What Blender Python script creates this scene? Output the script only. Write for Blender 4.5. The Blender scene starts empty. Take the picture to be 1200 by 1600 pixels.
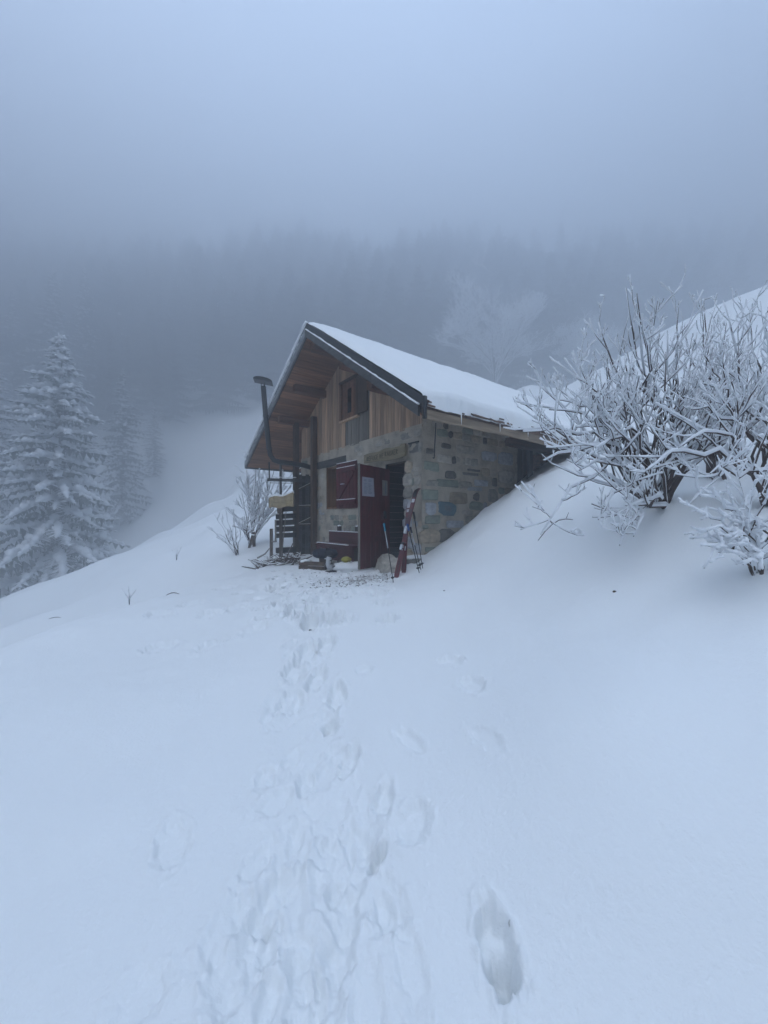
import bpy, math, random
import numpy as np
from mathutils import Vector, Matrix
random.seed(7)
RNG = np.random.RandomState(11)
S = bpy.context.scene
COL = S.collection
PI = math.pi

# ------------------------------------------------------------------ camera, world, sun, exposure
F = 600.0; HZ = 812.0            # focal length and horizon row of the 1200x1600 photograph
cam_d = bpy.data.cameras.new('camera'); cam = bpy.data.objects.new('camera', cam_d); COL.objects.link(cam)
cam_d.sensor_fit = 'VERTICAL'; cam_d.sensor_height = 36.0; cam_d.lens = 36.0 * F / 1600.0
cam_d.shift_y = (HZ - 800.0) / 1600.0
cam_d.clip_start = 0.05; cam_d.clip_end = 2000
cam.location = (0, 0, 0); cam.rotation_euler = (PI / 2, 0, 0)
S.camera = cam

SUN_EL, SUN_AZ = math.radians(56), math.radians(205)     # azimuth clockwise from +Y
world = bpy.data.worlds.new("World"); S.world = world; world.use_nodes = True
wn = world.node_tree; wn.nodes.clear()
sky = wn.nodes.new('ShaderNodeTexSky'); sky.sky_type = 'NISHITA'; sky.sun_disc = False
sky.sun_elevation = SUN_EL; sky.sun_rotation = SUN_AZ
sky.air_density = 1.0; sky.dust_density = 1.5; sky.ozone_density = 2.0
cloud = wn.nodes.new('ShaderNodeRGB'); cloud.outputs[0].default_value = (5.6, 6.85, 8.6, 1)
wmix = wn.nodes.new('ShaderNodeMixRGB'); wmix.inputs[0].default_value = 0.72
bg = wn.nodes.new('ShaderNodeBackground'); bg.inputs['Strength'].default_value = 0.14
wo = wn.nodes.new('ShaderNodeOutputWorld')
wn.links.new(sky.outputs[0], wmix.inputs[1]); wn.links.new(cloud.outputs[0], wmix.inputs[2])
# overcast layer: brightest overhead, darker towards the horizon all round
wtc = wn.nodes.new('ShaderNodeTexCoord'); wsx = wn.nodes.new('ShaderNodeSeparateXYZ'); wmr = wn.nodes.new('ShaderNodeMapRange')
wmr.inputs['From Min'].default_value = 0.0; wmr.inputs['From Max'].default_value = 1.0; wmr.inputs['To Min'].default_value = 0.42; wmr.inputs['To Max'].default_value = 1.30
wmul = wn.nodes.new('ShaderNodeVectorMath'); wmul.operation = 'SCALE'
wn.links.new(wtc.outputs['Generated'], wsx.inputs[0]); wn.links.new(wsx.outputs['Z'], wmr.inputs['Value'])
wn.links.new(wmix.outputs[0], wmul.inputs[0]); wn.links.new(wmr.outputs[0], wmul.inputs['Scale'])
wn.links.new(wmul.outputs[0], bg.inputs['Color']); wn.links.new(bg.outputs[0], wo.inputs['Surface'])

sun_d = bpy.data.lights.new('sun', 'SUN'); sun_d.energy = 1.5; sun_d.angle = math.radians(40); sun_d.color = (1.0, 0.985, 0.96)
sun = bpy.data.objects.new('sun', sun_d); COL.objects.link(sun)
sdir = Vector((math.sin(SUN_AZ) * math.cos(SUN_EL), math.cos(SUN_AZ) * math.cos(SUN_EL), math.sin(SUN_EL)))
sun.rotation_euler = sdir.to_track_quat('Z', 'Y').to_euler(); sun.location = (20, -30, 40)

S.view_settings.view_transform = 'Standard'; S.view_settings.look = 'None'
S.view_settings.gamma = 1; S.view_settings.use_curve_mapping = False
S.view_settings.exposure = 0.82
S.render.engine = 'CYCLES'
S.cycles.use_denoising = True
S.cycles.max_bounces = 9; S.cycles.diffuse_bounces = 5; S.cycles.volume_bounces = 3
HAZE = 0.024

# ------------------------------------------------------------------ projection helpers
def W(px, py, D):
    return Vector(((px - 600.0) / F * D, D, (HZ - py) / F * D))

# numpy gradient noise
_perm = RNG.permutation(512)
_gr = RNG.uniform(0, 2 * PI, 512)
def noise2(x, y, seed=0):
    x = np.asarray(x, float); y = np.asarray(y, float)
    xi = np.floor(x).astype(int); yi = np.floor(y).astype(int)
    xf = x - xi; yf = y - yi
    def g(ix, iy, dx, dy):
        h = _perm[(ix + _perm[(iy + seed * 37) % 512]) % 512]
        a = _gr[h]
        return np.cos(a) * dx + np.sin(a) * dy
    u = xf * xf * xf * (xf * (xf * 6 - 15) + 10); v = yf * yf * yf * (yf * (yf * 6 - 15) + 10)
    n00 = g(xi, yi, xf, yf); n10 = g(xi + 1, yi, xf - 1, yf)
    n01 = g(xi, yi + 1, xf, yf - 1); n11 = g(xi + 1, yi + 1, xf - 1, yf - 1)
    return 1.5 * ((n00 * (1 - u) + n10 * u) * (1 - v) + (n01 * (1 - u) + n11 * u) * v)
def fbm(x, y, seed=0, oct=3):
    t = 0; a = 1.0; f = 1.0
    for k in range(oct):
        t = t + a * noise2(x * f, y * f, seed + k); a *= 0.5; f *= 2.1
    return t

# ------------------------------------------------------------------ materials
def newmat(name):
    m = bpy.data.materials.new(name); m.use_nodes = True
    nt = m.node_tree; b = nt.nodes['Principled BSDF']; return m, nt, b
def col(c): return (c[0], c[1], c[2], 1)
def mat(name, c1, c2=None, scale=(8, 8, 8), rough=0.8, bump=0.2, bscale=40, rnd=0.25, metallic=0.0, dist=0.004, detail=5, c3=None, lo=0.3, hi=0.7, spec=0.3):
    m, nt, b = newmat(name)
    c2 = c2 or tuple(x * 0.6 for x in c1)
    tc = nt.nodes.new('ShaderNodeTexCoord'); mp = nt.nodes.new('ShaderNodeMapping')
    oi = nt.nodes.new('ShaderNodeObjectInfo')
    add = nt.nodes.new('ShaderNodeVectorMath'); add.operation = 'ADD'
    sc = nt.nodes.new('ShaderNodeVectorMath'); sc.operation = 'SCALE'; sc.inputs['Scale'].default_value = 37.0
    cmb = nt.nodes.new('ShaderNodeCombineXYZ')
    for k in range(3): nt.links.new(oi.outputs['Random'], cmb.inputs[k])
    nt.links.new(cmb.outputs[0], sc.inputs[0]); nt.links.new(tc.outputs['Object'], add.inputs[0]); nt.links.new(sc.outputs[0], add.inputs[1])
    nt.links.new(add.outputs[0], mp.inputs['Vector']); mp.inputs['Scale'].default_value = scale
    n = nt.nodes.new('ShaderNodeTexNoise'); n.inputs['Scale'].default_value = 1.0; n.inputs['Detail'].default_value = detail; n.inputs['Roughness'].default_value = 0.62
    nt.links.new(mp.outputs[0], n.inputs['Vector'])
    r = nt.nodes.new('ShaderNodeValToRGB'); r.color_ramp.elements[0].position = lo; r.color_ramp.elements[1].position = hi
    r.color_ramp.elements[0].color = col(c2); r.color_ramp.elements[1].color = col(c1)
    if c3:
        e = r.color_ramp.elements.new((lo + hi) / 2); e.color = col(c3)
    nt.links.new(n.outputs['Fac'], r.inputs[0])
    hs = nt.nodes.new('ShaderNodeHueSaturation')
    mr = nt.nodes.new('ShaderNodeMapRange'); mr.inputs['To Min'].default_value = 1 - rnd; mr.inputs['To Max'].default_value = 1 + rnd
    nt.links.new(oi.outputs['Random'], mr.inputs['Value']); nt.links.new(mr.outputs[0], hs.inputs['Value'])
    nt.links.new(r.outputs[0], hs.inputs['Color']); nt.links.new(hs.outputs[0], b.inputs['Base Color'])
    b.inputs['Roughness'].default_value = rough; b.inputs['Metallic'].default_value = metallic
    b.inputs['Specular IOR Level'].default_value = spec
    if bump:
        n2 = nt.nodes.new('ShaderNodeTexNoise'); n2.inputs['Scale'].default_value = bscale / max(scale); n2.inputs['Detail'].default_value = 6
        nt.links.new(mp.outputs[0], n2.inputs['Vector'])
        bp = nt.nodes.new('ShaderNodeBump'); bp.inputs['Strength'].default_value = bump; bp.inputs['Distance'].default_value = dist
        nt.links.new(n2.outputs['Fac'], bp.inputs['Height']); nt.links.new(bp.outputs[0], b.inputs['Normal'])
    return m

SNOWC = (0.84, 0.86, 0.86)
def snowmat(name, bstr=0.35, scale=60, dist=0.01, base=SNOWC, dirt=False):
    m, nt, b = newmat(name)
    b.inputs['Base Color'].default_value = col(base); b.inputs['Roughness'].default_value = 0.75
    b.inputs['Specular IOR Level'].default_value = 0.25
    tc = nt.nodes.new('ShaderNodeTexCoord')
    n = nt.nodes.new('ShaderNodeTexNoise'); n.inputs['Scale'].default_value = scale; n.inputs['Detail'].default_value = 6; n.inputs['Roughness'].default_value = 0.6
    nt.links.new(tc.outputs['Object'], n.inputs['Vector'])
    bp = nt.nodes.new('ShaderNodeBump'); bp.inputs['Strength'].default_value = bstr; bp.inputs['Distance'].default_value = dist
    nt.links.new(n.outputs['Fac'], bp.inputs['Height']); nt.links.new(bp.outputs[0], b.inputs['Normal'])
    if dirt:
        at = nt.nodes.new('ShaderNodeAttribute'); at.attribute_name = 'dirt'
        n2 = nt.nodes.new('ShaderNodeTexNoise'); n2.inputs['Scale'].default_value = 26; n2.inputs['Detail'].default_value = 8; n2.inputs['Roughness'].default_value = 0.7
        nt.links.new(tc.outputs['Object'], n2.inputs['Vector'])
        ad = nt.nodes.new('ShaderNodeMath'); ad.operation = 'ADD'
        nt.links.new(at.outputs['Fac'], ad.inputs[0]); nt.links.new(n2.outputs['Fac'], ad.inputs[1])
        rr = nt.nodes.new('ShaderNodeMapRange'); rr.inputs['From Min'].default_value = 0.95; rr.inputs['From Max'].default_value = 1.25
        nt.links.new(ad.outputs[0], rr.inputs['Value'])
        mx = nt.nodes.new('ShaderNodeMixRGB'); mx.inputs[1].default_value = col(base); mx.inputs[2].default_value = (0.13, 0.105, 0.085, 1)
        nt.links.new(rr.outputs[0], mx.inputs[0]); nt.links.new(mx.outputs[0], b.inputs['Base Color'])
    return m

M = {}
M['ground'] = snowmat('trodden_snow', 0.45, 60, 0.012, dirt=True)
M['snow'] = snowmat('soft_snow', 0.3, 40, 0.01)
M['rime'] = snowmat('rime', 0.5, 90, 0.006, (0.82, 0.84, 0.86))
M['mortar'] = mat('mortar', (0.58, 0.52, 0.43), (0.31, 0.275, 0.225), (3.2, 3.2, 3.2), 0.95, 1.0, 50, 0.0, dist=0.03, c3=(0.48, 0.43, 0.35), detail=9)
M['stone_grey'] = mat('stone_grey', (0.54, 0.5, 0.43), (0.27, 0.25, 0.215), (9, 9, 14), 0.85, 0.7, 60, 0.3, dist=0.02, detail=8)
M['stone_green'] = mat('stone_green', (0.32, 0.35, 0.29), (0.18, 0.2, 0.17), (9, 9, 18), 0.8, 0.6, 60, 0.2, dist=0.02, detail=8)
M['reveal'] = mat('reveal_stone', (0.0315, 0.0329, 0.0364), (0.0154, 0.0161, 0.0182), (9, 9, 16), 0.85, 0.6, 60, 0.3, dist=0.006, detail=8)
M['stone_teal'] = mat('stone_teal', (0.15, 0.22, 0.25), (0.09, 0.14, 0.17), (14, 14, 20), 0.8, 0.5, 60, 0.1, dist=0.006, detail=8)
M['stone_pale'] = mat('stone_pale', (0.528, 0.55, 0.572), (0.275, 0.286, 0.308), (11, 11, 16), 0.85, 0.7, 60, 0.15, dist=0.02, detail=8)
M['stone_ochre'] = mat('stone_ochre', (0.52, 0.43, 0.32), (0.27, 0.225, 0.165), (9, 9, 14), 0.88, 0.7, 60, 0.25, dist=0.02, detail=8)
M['stone_dark'] = mat('stone_dark', (0.2, 0.19, 0.17), (0.1, 0.095, 0.085), (9, 9, 16), 0.8, 0.6, 60, 0.25, dist=0.006, detail=8)
M['larch'] = mat('larch_boards', (0.66, 0.43, 0.26), (0.27, 0.165, 0.1), (26, 26, 1.6), 0.8, 0.5, 60, 0.32, dist=0.003, c3=(0.44, 0.30, 0.20), detail=8)
M['larch_grey'] = mat('weathered_boards', (0.26, 0.235, 0.2), (0.11, 0.1, 0.085), (26, 26, 1.6), 0.85, 0.6, 60, 0.3, dist=0.003, detail=8)
M['soffit'] = mat('soffit_boards', (0.4, 0.19, 0.095), (0.13, 0.062, 0.034), (22, 1.4, 22), 0.75, 0.45, 60, 0.38, dist=0.003, c3=(0.25, 0.125, 0.07), detail=8)
M['beam'] = mat('beam_wood', (0.12, 0.08, 0.055), (0.045, 0.032, 0.025), (14, 14, 3), 0.8, 0.5, 60, 0.3, dist=0.003)
M['beam_long'] = mat('beam_wood_long', (0.20, 0.10, 0.06), (0.08, 0.045, 0.03), (18, 1.5, 18), 0.8, 0.5, 60, 0.3, dist=0.003)
M['grey_beam'] = mat('grey_beam', (0.11, 0.11, 0.105), (0.045, 0.045, 0.045), (3, 20, 20), 0.85, 0.5, 60, 0.2, dist=0.003)
M['verge'] = mat('verge_boards', (0.10, 0.098, 0.095), (0.035, 0.035, 0.036), (3, 14, 14), 0.7, 0.5, 60, 0.15, dist=0.003)
M['paleverge'] = mat('pale_verge_boards', (0.26, 0.27, 0.28), (0.13, 0.135, 0.14), (3, 14, 14), 0.7, 0.5, 60, 0.15, dist=0.003)
M['darkwood'] = mat('dark_rack_wood', (0.044, 0.036, 0.032), (0.0176, 0.016, 0.016), (3, 20, 20), 0.85, 0.5, 60, 0.25, dist=0.003)
M['flash'] = mat('verge_flashing', (0.040, 0.042, 0.044), (0.02, 0.021, 0.022), (4, 9, 9), 0.55, 0.3, 60, 0.1, dist=0.002)
M['eave'] = mat('eave_board', (0.325, 0.247, 0.169), (0.13, 0.0975, 0.0715), (20, 1.6, 20), 0.8, 0.5, 60, 0.2, dist=0.003)
M['shingle'] = mat('shingle_wood', (0.17, 0.10, 0.065), (0.07, 0.045, 0.035), (18, 30, 18), 0.85, 0.6, 60, 0.4, dist=0.003)
M['maroon'] = mat('maroon_paint', (0.115, 0.015, 0.017), (0.055, 0.009, 0.011), (14, 14, 2.2), 0.6, 0.35, 60, 0.12, dist=0.002)
M['maroon_flat'] = mat('maroon_paint_bench', (0.105, 0.030, 0.030), (0.05, 0.016, 0.018), (2, 14, 14), 0.6, 0.35, 60, 0.12, dist=0.002)
M['brownwood'] = mat('reveal_wood', (0.286, 0.156, 0.078), (0.143, 0.078, 0.0416), (20, 20, 2), 0.7, 0.3, 60, 0.2, dist=0.002)
M['metal'] = mat('black_metal', (0.0224, 0.024, 0.0272), (0.0128, 0.0136, 0.016), (10, 10, 10), 0.5, 0.2, 60, 0.1, dist=0.001, spec=0.5)
M['steel'] = mat('pale_steel', (0.6, 0.62, 0.66), (0.4, 0.42, 0.45), (10, 10, 10), 0.35, 0.1, 60, 0.1, metallic=0.6, dist=0.001)
M['paper'] = mat('paper', (0.36, 0.37, 0.43), (0.3, 0.31, 0.36), (8, 8, 8), 0.8, 0.0, 60, 0.05)
M['paper_warm'] = mat('paper_warm', (0.3, 0.29, 0.25), (0.2, 0.2, 0.18), (8, 8, 8), 0.8, 0.0, 60, 0.05)
M['ink'] = mat('ink', (0.17, 0.2, 0.27), (0.14, 0.17, 0.23), (8, 8, 8), 0.8, 0.0)
M['signwood'] = mat('pale_sign_wood', (0.30, 0.25, 0.16), (0.17, 0.14, 0.09), (4, 22, 22), 0.8, 0.4, 60, 0.1, dist=0.003)
M['carve'] = mat('carved_dark', (0.085, 0.075, 0.05), (0.06, 0.05, 0.035), (8, 8, 8), 0.9, 0.0)
M['creamwood'] = mat('cream_slab_wood', (0.46, 0.36, 0.21), (0.26, 0.20, 0.12), (4, 22, 22), 0.85, 0.5, 60, 0.1, dist=0.004)
M['bark'] = mat('brown_bark', (0.10, 0.062, 0.045), (0.045, 0.03, 0.024), (40, 40, 40), 0.85, 0.4, 80, 0.1, dist=0.002)
M['trunk'] = mat('conifer_trunk', (0.085, 0.065, 0.05), (0.04, 0.03, 0.025), (5, 5, 5), 0.9, 0.4, 80, 0.1)
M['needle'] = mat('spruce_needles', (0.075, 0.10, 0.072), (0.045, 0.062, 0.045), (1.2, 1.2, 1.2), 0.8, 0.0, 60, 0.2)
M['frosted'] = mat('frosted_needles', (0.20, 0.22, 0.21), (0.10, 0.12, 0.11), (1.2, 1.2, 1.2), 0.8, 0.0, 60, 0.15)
M['pack'] = mat('pack_fabric', (0.016, 0.022, 0.042), (0.008, 0.01, 0.018), (14, 14, 14), 0.75, 0.3, 80, 0.1, dist=0.003)
M['black'] = mat('black_plastic', (0.014, 0.014, 0.017), (0.01, 0.01, 0.012), (14, 14, 14), 0.5, 0.1, 80, 0.1, dist=0.001)
M['white'] = mat('white_plastic', (0.72, 0.73, 0.74), (0.6, 0.61, 0.63), (14, 14, 14), 0.5, 0.0)
M['yellow'] = mat('yellow_fabric', (0.40, 0.36, 0.05), (0.25, 0.22, 0.04), (14, 14, 14), 0.75, 0.2, 80, 0.1, dist=0.002)
M['skired'] = mat('ski_red', (0.15, 0.013, 0.018), (0.07, 0.008, 0.012), (5, 5, 5), 0.4, 0.0, spec=0.5, rnd=0.1)
M['skigraph'] = mat('ski_dark_graphic', (0.03, 0.028, 0.032), (0.10, 0.02, 0.024), (12, 12, 12), 0.4, 0.0, spec=0.5, rnd=0.1)
M['cyan'] = mat('cyan_grip', (0.02, 0.24, 0.36), (0.015, 0.16, 0.27), (14, 14, 14), 0.6, 0.0)
M['blue'] = mat('blue_grip', (0.02, 0.09, 0.27), (0.015, 0.06, 0.2), (14, 14, 14), 0.6, 0.0)
M['glass'] = mat('dark_glass', (0.02, 0.022, 0.026), (0.015, 0.016, 0.02), (5, 5, 5), 0.15, 0.0, spec=0.5)
M['canvas'] = mat('grey_canvas', (0.11, 0.12, 0.13), (0.06, 0.065, 0.07), (9, 9, 3), 0.9, 0.4, 60, 0.0)
M['soil'] = mat('soil', (0.10, 0.075, 0.055), (0.045, 0.035, 0.028), (30, 30, 30), 0.95, 0.8, 90, 0.2, dist=0.006)

# ------------------------------------------------------------------ object helpers
def tag(o, label=None, cat=None, group=None, kind=None):
    if label: o['label'] = label
    if cat: o['category'] = cat
    if group: o['group'] = group
    if kind: o['kind'] = kind
    return o
def link(name, me, parent=None):
    o = bpy.data.objects.new(name, me); COL.objects.link(o)
    if parent: o.parent = parent
    return o
def empty(name, loc, rz=0.0, **kw):
    o = bpy.data.objects.new(name, None); COL.objects.link(o); o.location = loc; o.rotation_euler = (0, 0, rz)
    o.empty_display_size = 0.2
    return tag(o, **kw)
class MB:
    def __init__(s): s.v = []; s.f = []
    def add(s, vs, fs):
        n = len(s.v); s.v.extend([tuple(v) for v in vs]); s.f.extend([tuple(i + n for i in f) for f in fs]); return s
    def box8(s, p):      # p: 8 points, bottom 0-3 ccw, top 4-7
        return s.add(p, [(0, 3, 2, 1), (4, 5, 6, 7), (0, 1, 5, 4), (1, 2, 6, 5), (2, 3, 7, 6), (3, 0, 4, 7)])
    def box(s, x0, x1, y0, y1, z0, z1):
        return s.box8([(x0, y0, z0), (x1, y0, z0), (x1, y1, z0), (x0, y1, z0), (x0, y0, z1), (x1, y0, z1), (x1, y1, z1), (x0, y1, z1)])
    def tube(s, pts, rad, n=8, cap=True):
        pts = [Vector(p) for p in pts]
        if not hasattr(rad, '__len__'): rad = [rad] * len(pts)
        rings = []
        up = Vector((0.13, 0.21, 0.97)).normalized()
        for i, p in enumerate(pts):
            d = (pts[min(i + 1, len(pts) - 1)] - pts[max(i - 1, 0)])
            d = d.normalized() if d.length > 1e-9 else Vector((0, 0, 1))
            a = d.cross(up)
            if a.length < 0.2: a = d.cross(Vector((1, 0, 0)))
            a.normalize(); b = d.cross(a)
            rings.append([p + rad[i] * (math.cos(t) * a + math.sin(t) * b) for t in [2 * PI * k / n for k in range(n)]])
        vs = [v for r in rings for v in r]; fs = []
        for i in range(len(pts) - 1):
            for k in range(n):
                k2 = (k + 1) % n
                fs.append((i * n + k, i * n + k2, (i + 1) * n + k2, (i + 1) * n + k))
        if cap:
            fs.append(tuple(reversed(range(n)))); fs.append(tuple((len(pts) - 1) * n + k for k in range(n)))
        return s.add(vs, fs)
    def bar(s, a, b, w, h, up=(0, 0, 1)):      # rectangular bar from a to b
        a = Vector(a); b = Vector(b); d = (b - a).normalized(); u = Vector(up)
        x = d.cross(u)
        if x.length < 0.05: x = d.cross(Vector((1, 0, 0)))
        x.normalize(); z = x.cross(d)
        q = [(-1, -1), (1, -1), (1, 1), (-1, 1)]
        p = [a + x * (w / 2 * i) + z * (h / 2 * j) for i, j in q] + [b + x * (w / 2 * i) + z * (h / 2 * j) for i, j in q]
        return s.box8(p)
    def ell(s, c, r, nu=8, nv=6, jit=0.0):
        c = Vector(c); vs = [c + Vector((0, 0, -r[2]))]
        for j in range(1, nv):
            t = -PI / 2 + PI * j / nv
            for i in range(nu):
                a = 2 * PI * i / nu; q = 1 + random.uniform(-jit, jit)
                vs.append(c + Vector((r[0] * math.cos(t) * math.cos(a) * q, r[1] * math.cos(t) * math.sin(a) * q, r[2] * math.sin(t) * q)))
        vs.append(c + Vector((0, 0, r[2]))); fs = []
        for i in range(nu):
            fs.append((0, 1 + (i + 1) % nu, 1 + i))
            for j in range(nv - 2):
                a = 1 + j * nu + i; b = 1 + j * nu + (i + 1) % nu; fs.append((a, b, b + nu, a + nu))
            fs.append((1 + (nv - 2) * nu + i, 1 + (nv - 2) * nu + (i + 1) % nu, len(vs) - 1))
        return s.add(vs, fs)
    def mesh(s, name, m, smooth=False):
        me = bpy.data.meshes.new(name); me.from_pydata([tuple(v) for v in s.v], [], s.f)
        if isinstance(m, (list, tuple)):
            for q in m: me.materials.append(q)
        else: me.materials.append(m)
        if smooth: me.polygons.foreach_set('use_smooth', [True] * len(me.polygons))
        me.update(); return me
    def build(s, name, m, parent=None, smooth=False, bevel=0):
        o = link(name, s.mesh(name, m, smooth), parent)
        if bevel:
            b = o.modifiers.new('bevel', 'BEVEL'); b.width = bevel; b.segments = 2; b.limit_method = 'ANGLE'
        return o
def grid_mesh(name, P, m, smooth=True, keep=None):     # P (nu,nv,3)
    nu, nv = P.shape[:2]
    me = bpy.data.meshes.new(name)
    idx = np.arange(nu * nv).reshape(nu, nv)
    q = np.stack([idx[:-1, :-1], idx[1:, :-1], idx[1:, 1:], idx[:-1, 1:]], -1)
    q = q[keep] if keep is not None else q.reshape(-1, 4)
    q = q.reshape(-1, 4)
    me.vertices.add(nu * nv); me.vertices.foreach_set('co', P.reshape(-1).astype(np.float32))
    me.loops.add(q.size); me.loops.foreach_set('vertex_index', q.reshape(-1).astype(np.int32))
    me.polygons.add(len(q)); me.polygons.foreach_set('loop_start', (np.arange(len(q)) * 4).astype(np.int32))
    me.polygons.foreach_set('loop_total', np.full(len(q), 4, np.int32))
    me.polygons.foreach_set('use_smooth', np.full(len(q), smooth))
    me.materials.append(m); me.update(calc_edges=True); me.validate()
    return me

# ------------------------------------------------------------------ terrain
CP = [  # px, py, depth
 (600,1600,1.0),(300,1600,1.02),(0,1600,1.06),(900,1560,1.03),(1200,1600,0.95),
 (590,1330,1.48),(780,1480,1.15),(515,1130,2.28),(480,960,4.1),(500,925,5.0),(540,898,6.3),(600,888,7.0),
 (300,1330,1.52),(0,1330,1.62),(0,1150,2.45),(200,1100,2.65),(300,1000,4.1),(400,930,5.6),(420,900,7.0),
 (0,1022,3.9),(100,975,4.8),(200,945,5.6),(300,915,6.9),(385,895,7.9),(450,885,8.3),
 (0,990,8.0),(100,960,8.6),(200,920,9.6),(300,885,10.5),(380,858,10.6),(420,868,9.8),(470,868,9.9),(500,872,9.4),
 (0,944,14),(100,924,14.5),(190,890,15),(250,865,15.5),(330,842,13.5),(380,815,15.0),(405,798,16),
 (200,862,26),(260,828,27),(320,790,32),(388,793,20),(384,776,26),(378,738,40),(402,690,56),
 (660,868,6.6),(640,905,5.7),(690,904,5.0),(700,866,5.9),(676,886,5.8),(750,812,6.3),(808,762,6.9),(865,730,7.2),(900,722,6.6),
 (800,950,3.5),(760,870,5.0),(900,900,3.5),(900,800,4.8),(1000,1300,1.22),(1000,1100,1.62),(1000,950,2.7),
 (1020,795,3.8),(1000,700,5.6),(1100,860,3.0),(1200,1200,1.35),(1200,1000,1.95),(1200,860,2.7),(1200,760,3.9),
 (1000,620,9.5),(1200,620,6.5),(1200,540,11),(1000,560,18),(905,592,24),(1030,520,26),(1200,455,24),(1120,490,18),
]
pts = [W(*c) for c in CP]
XY = [(p.x, p.y) for p in pts]; ZZ = [p.z for p in pts]
for (x, y, z) in [(0,-3,-1.45),(-6,-3,-2.6),(6,-3,1.6),(0,-20,-2.5),(-25,-15,-10),(25,-15,9),(0,-70,-8),(-80,-40,-25),(80,-40,22),
                  (-32,38,-8.6),(-44,38,-10),(-20,38,-5.2),(-12,28,-2.2),(-41,48,-9.5),(-50,68,3),(-70,66,2),(-20,60,9),(-25,25,-6),(-50,20,-13),(-90,30,-15),(-90,80,15),
                  (-5.3,5.3,-2.2),(-5.4,6.5,-2.1),(-5.0,7.5,-1.95),(-4.35,8.7,-1.68),(-7,6.5,-2.75),(0,30,5.0),(7,27,6.2),(3,18,2.6),(0,14,0.2),(-2.5,12.5,-0.7),(4.4,12,1.7),(7,11,3.2),(12,18,6.6),(15,40,14),(5,45,11),(0,62,13),(30,66,17),(70,100,52),(100,100,60),(40,60,20),(60,40,22),(16.5,33,9.2),(25,36,12.5),(36,36,16),(45,20,19),(100,20,34),(26,9,13),(14,2,6.5),(-14,4,-5.5),(-8,4,-2.9),(-14,12,-4.7),
                  (1.0,8.5,-0.75),(-0.5,9,-0.9),(-1.3,10.5,-0.9),(0.3,7.4,-0.9)]:
    XY.append((x, y)); ZZ.append(z)
for (px, dz) in ((-300, -4), (0, -2), (250, -3), (480, 0), (720, 1), (960, 0), (1250, 0)):      # the far mountainside, rising steadily
    for (D_, z) in ((82, 31), (110, 62), (126, 76), (145, 82), (168, 84)): XY.append(((px - 600) / F * D_, D_)); ZZ.append(z + dz)
XY = np.array(XY, float); ZZ = np.array(ZZ, float)
CQ = 0.45
def phi(r2): return np.sqrt(r2 + CQ * CQ)
n = len(XY)
A = np.zeros((n + 3, n + 3))
A[:n, :n] = phi(((XY[:, None] - XY[None]) ** 2).sum(-1))
A[:n, :n] += np.diag(-0.03 * np.ones(n))
A[:n, n] = 1; A[:n, n + 1:] = XY; A[n, :n] = 1; A[n + 1:, :n] = XY.T
SOL = np.linalg.solve(A, np.concatenate([ZZ, np.zeros(3)]))
def base(x, y):
    x = np.asarray(x, float); y = np.asarray(y, float); sh = x.shape
    x = x.ravel(); y = y.ravel(); out = SOL[n] + SOL[n + 1] * x + SOL[n + 2] * y
    for k in range(n):
        out = out + SOL[k] * phi((x - XY[k, 0]) ** 2 + (y - XY[k, 1]) ** 2)
    return out.reshape(sh)
def hit(px, py):     # pixel -> ground point on the smooth base
    dx, dz = (px - 600) / F, (HZ - py) / F
    D = np.exp(np.linspace(math.log(0.7), math.log(60), 900))
    g = dz * D - base(dx * D, D)
    i = int(np.argmax(g < 0)); i = max(i, 1)
    t = g[i - 1] / (g[i - 1] - g[i]); d = D[i - 1] + t * (D[i] - D[i - 1])
    return dx * d, d
# footprints: px, py, half width (m), half length (m), depth, rotation (deg from straight ahead), rim
FP = []
def foot(px, py, w, l, dep, rot=0, rim=0.012, flat=True):
    x, y = hit(px, py); dep = dep * (1.35 if dep < .06 else 1); FP.append((x, y, w, l, dep, math.radians(rot), rim, flat))
foot(775, 1472, 0.050, 0.100, 0.060, -9, 0.008); foot(786, 1508, 0.042, 0.062, 0.050, -10, 0.0)
foot(590, 1335, 0.026, 0.055, 0.05, 30, .004)
foot(600, 1245, 0.04, 0.08, 0.028, 10, .005); foot(645, 1285, 0.07, 0.08, 0.018, 35, .005); foot(515, 1130, 0.05, 0.08, 0.045, -5, .006)
foot(602, 1420, 0.03, 0.07, 0.018, -20, .004); foot(420, 1400, 0.05, 0.10, 0.018, 15, .004); foot(555, 1310, 0.05, 0.09, 0.018, -30, .004)
foot(545, 1185, 0.05, 0.10, 0.028, 12, .005); foot(455, 1090, 0.08, 0.15, 0.03, 0, .006); foot(495, 1055, 0.07, 0.16, 0.04, 5, .006); foot(527, 1080, 0.06, 0.15, 0.04, -8, .006)
foot(480, 1010, 0.09, 0.2, 0.05, 0, .008); foot(510, 1000, 0.08, 0.2, 0.045, 0, .008); foot(460, 1040, 0.08, 0.18, 0.035, 0, .006)
foot(485, 962, 0.10, 0.22, 0.08, -10, .01); foot(470, 940, 0.12, 0.25, 0.05, 10); foot(505, 935, 0.12, 0.25, 0.05, -15)
foot(704, 1028, 0.10, 0.07, 0.022, 50, .005); foot(738, 1064, 0.11, 0.06, 0.018, 70, .005); foot(570, 1045, 0.06, 0.06, 0.02, 30, .005)
foot(640, 1155, 0.12, 0.04, 0.012, 60, .004); foot(760, 1148, 0.12, 0.04, 0.010, 70, .003)
foot(270, 1320, 0.06, 0.12, 0.014, -25, .004); foot(350, 1450, 0.045, 0.11, 0.014, 10, .004); foot(420, 1550, 0.03, 0.06, 0.018, 5, .003); foot(220, 1560, 0.07, 0.07, 0.012, 60, .003)
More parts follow.
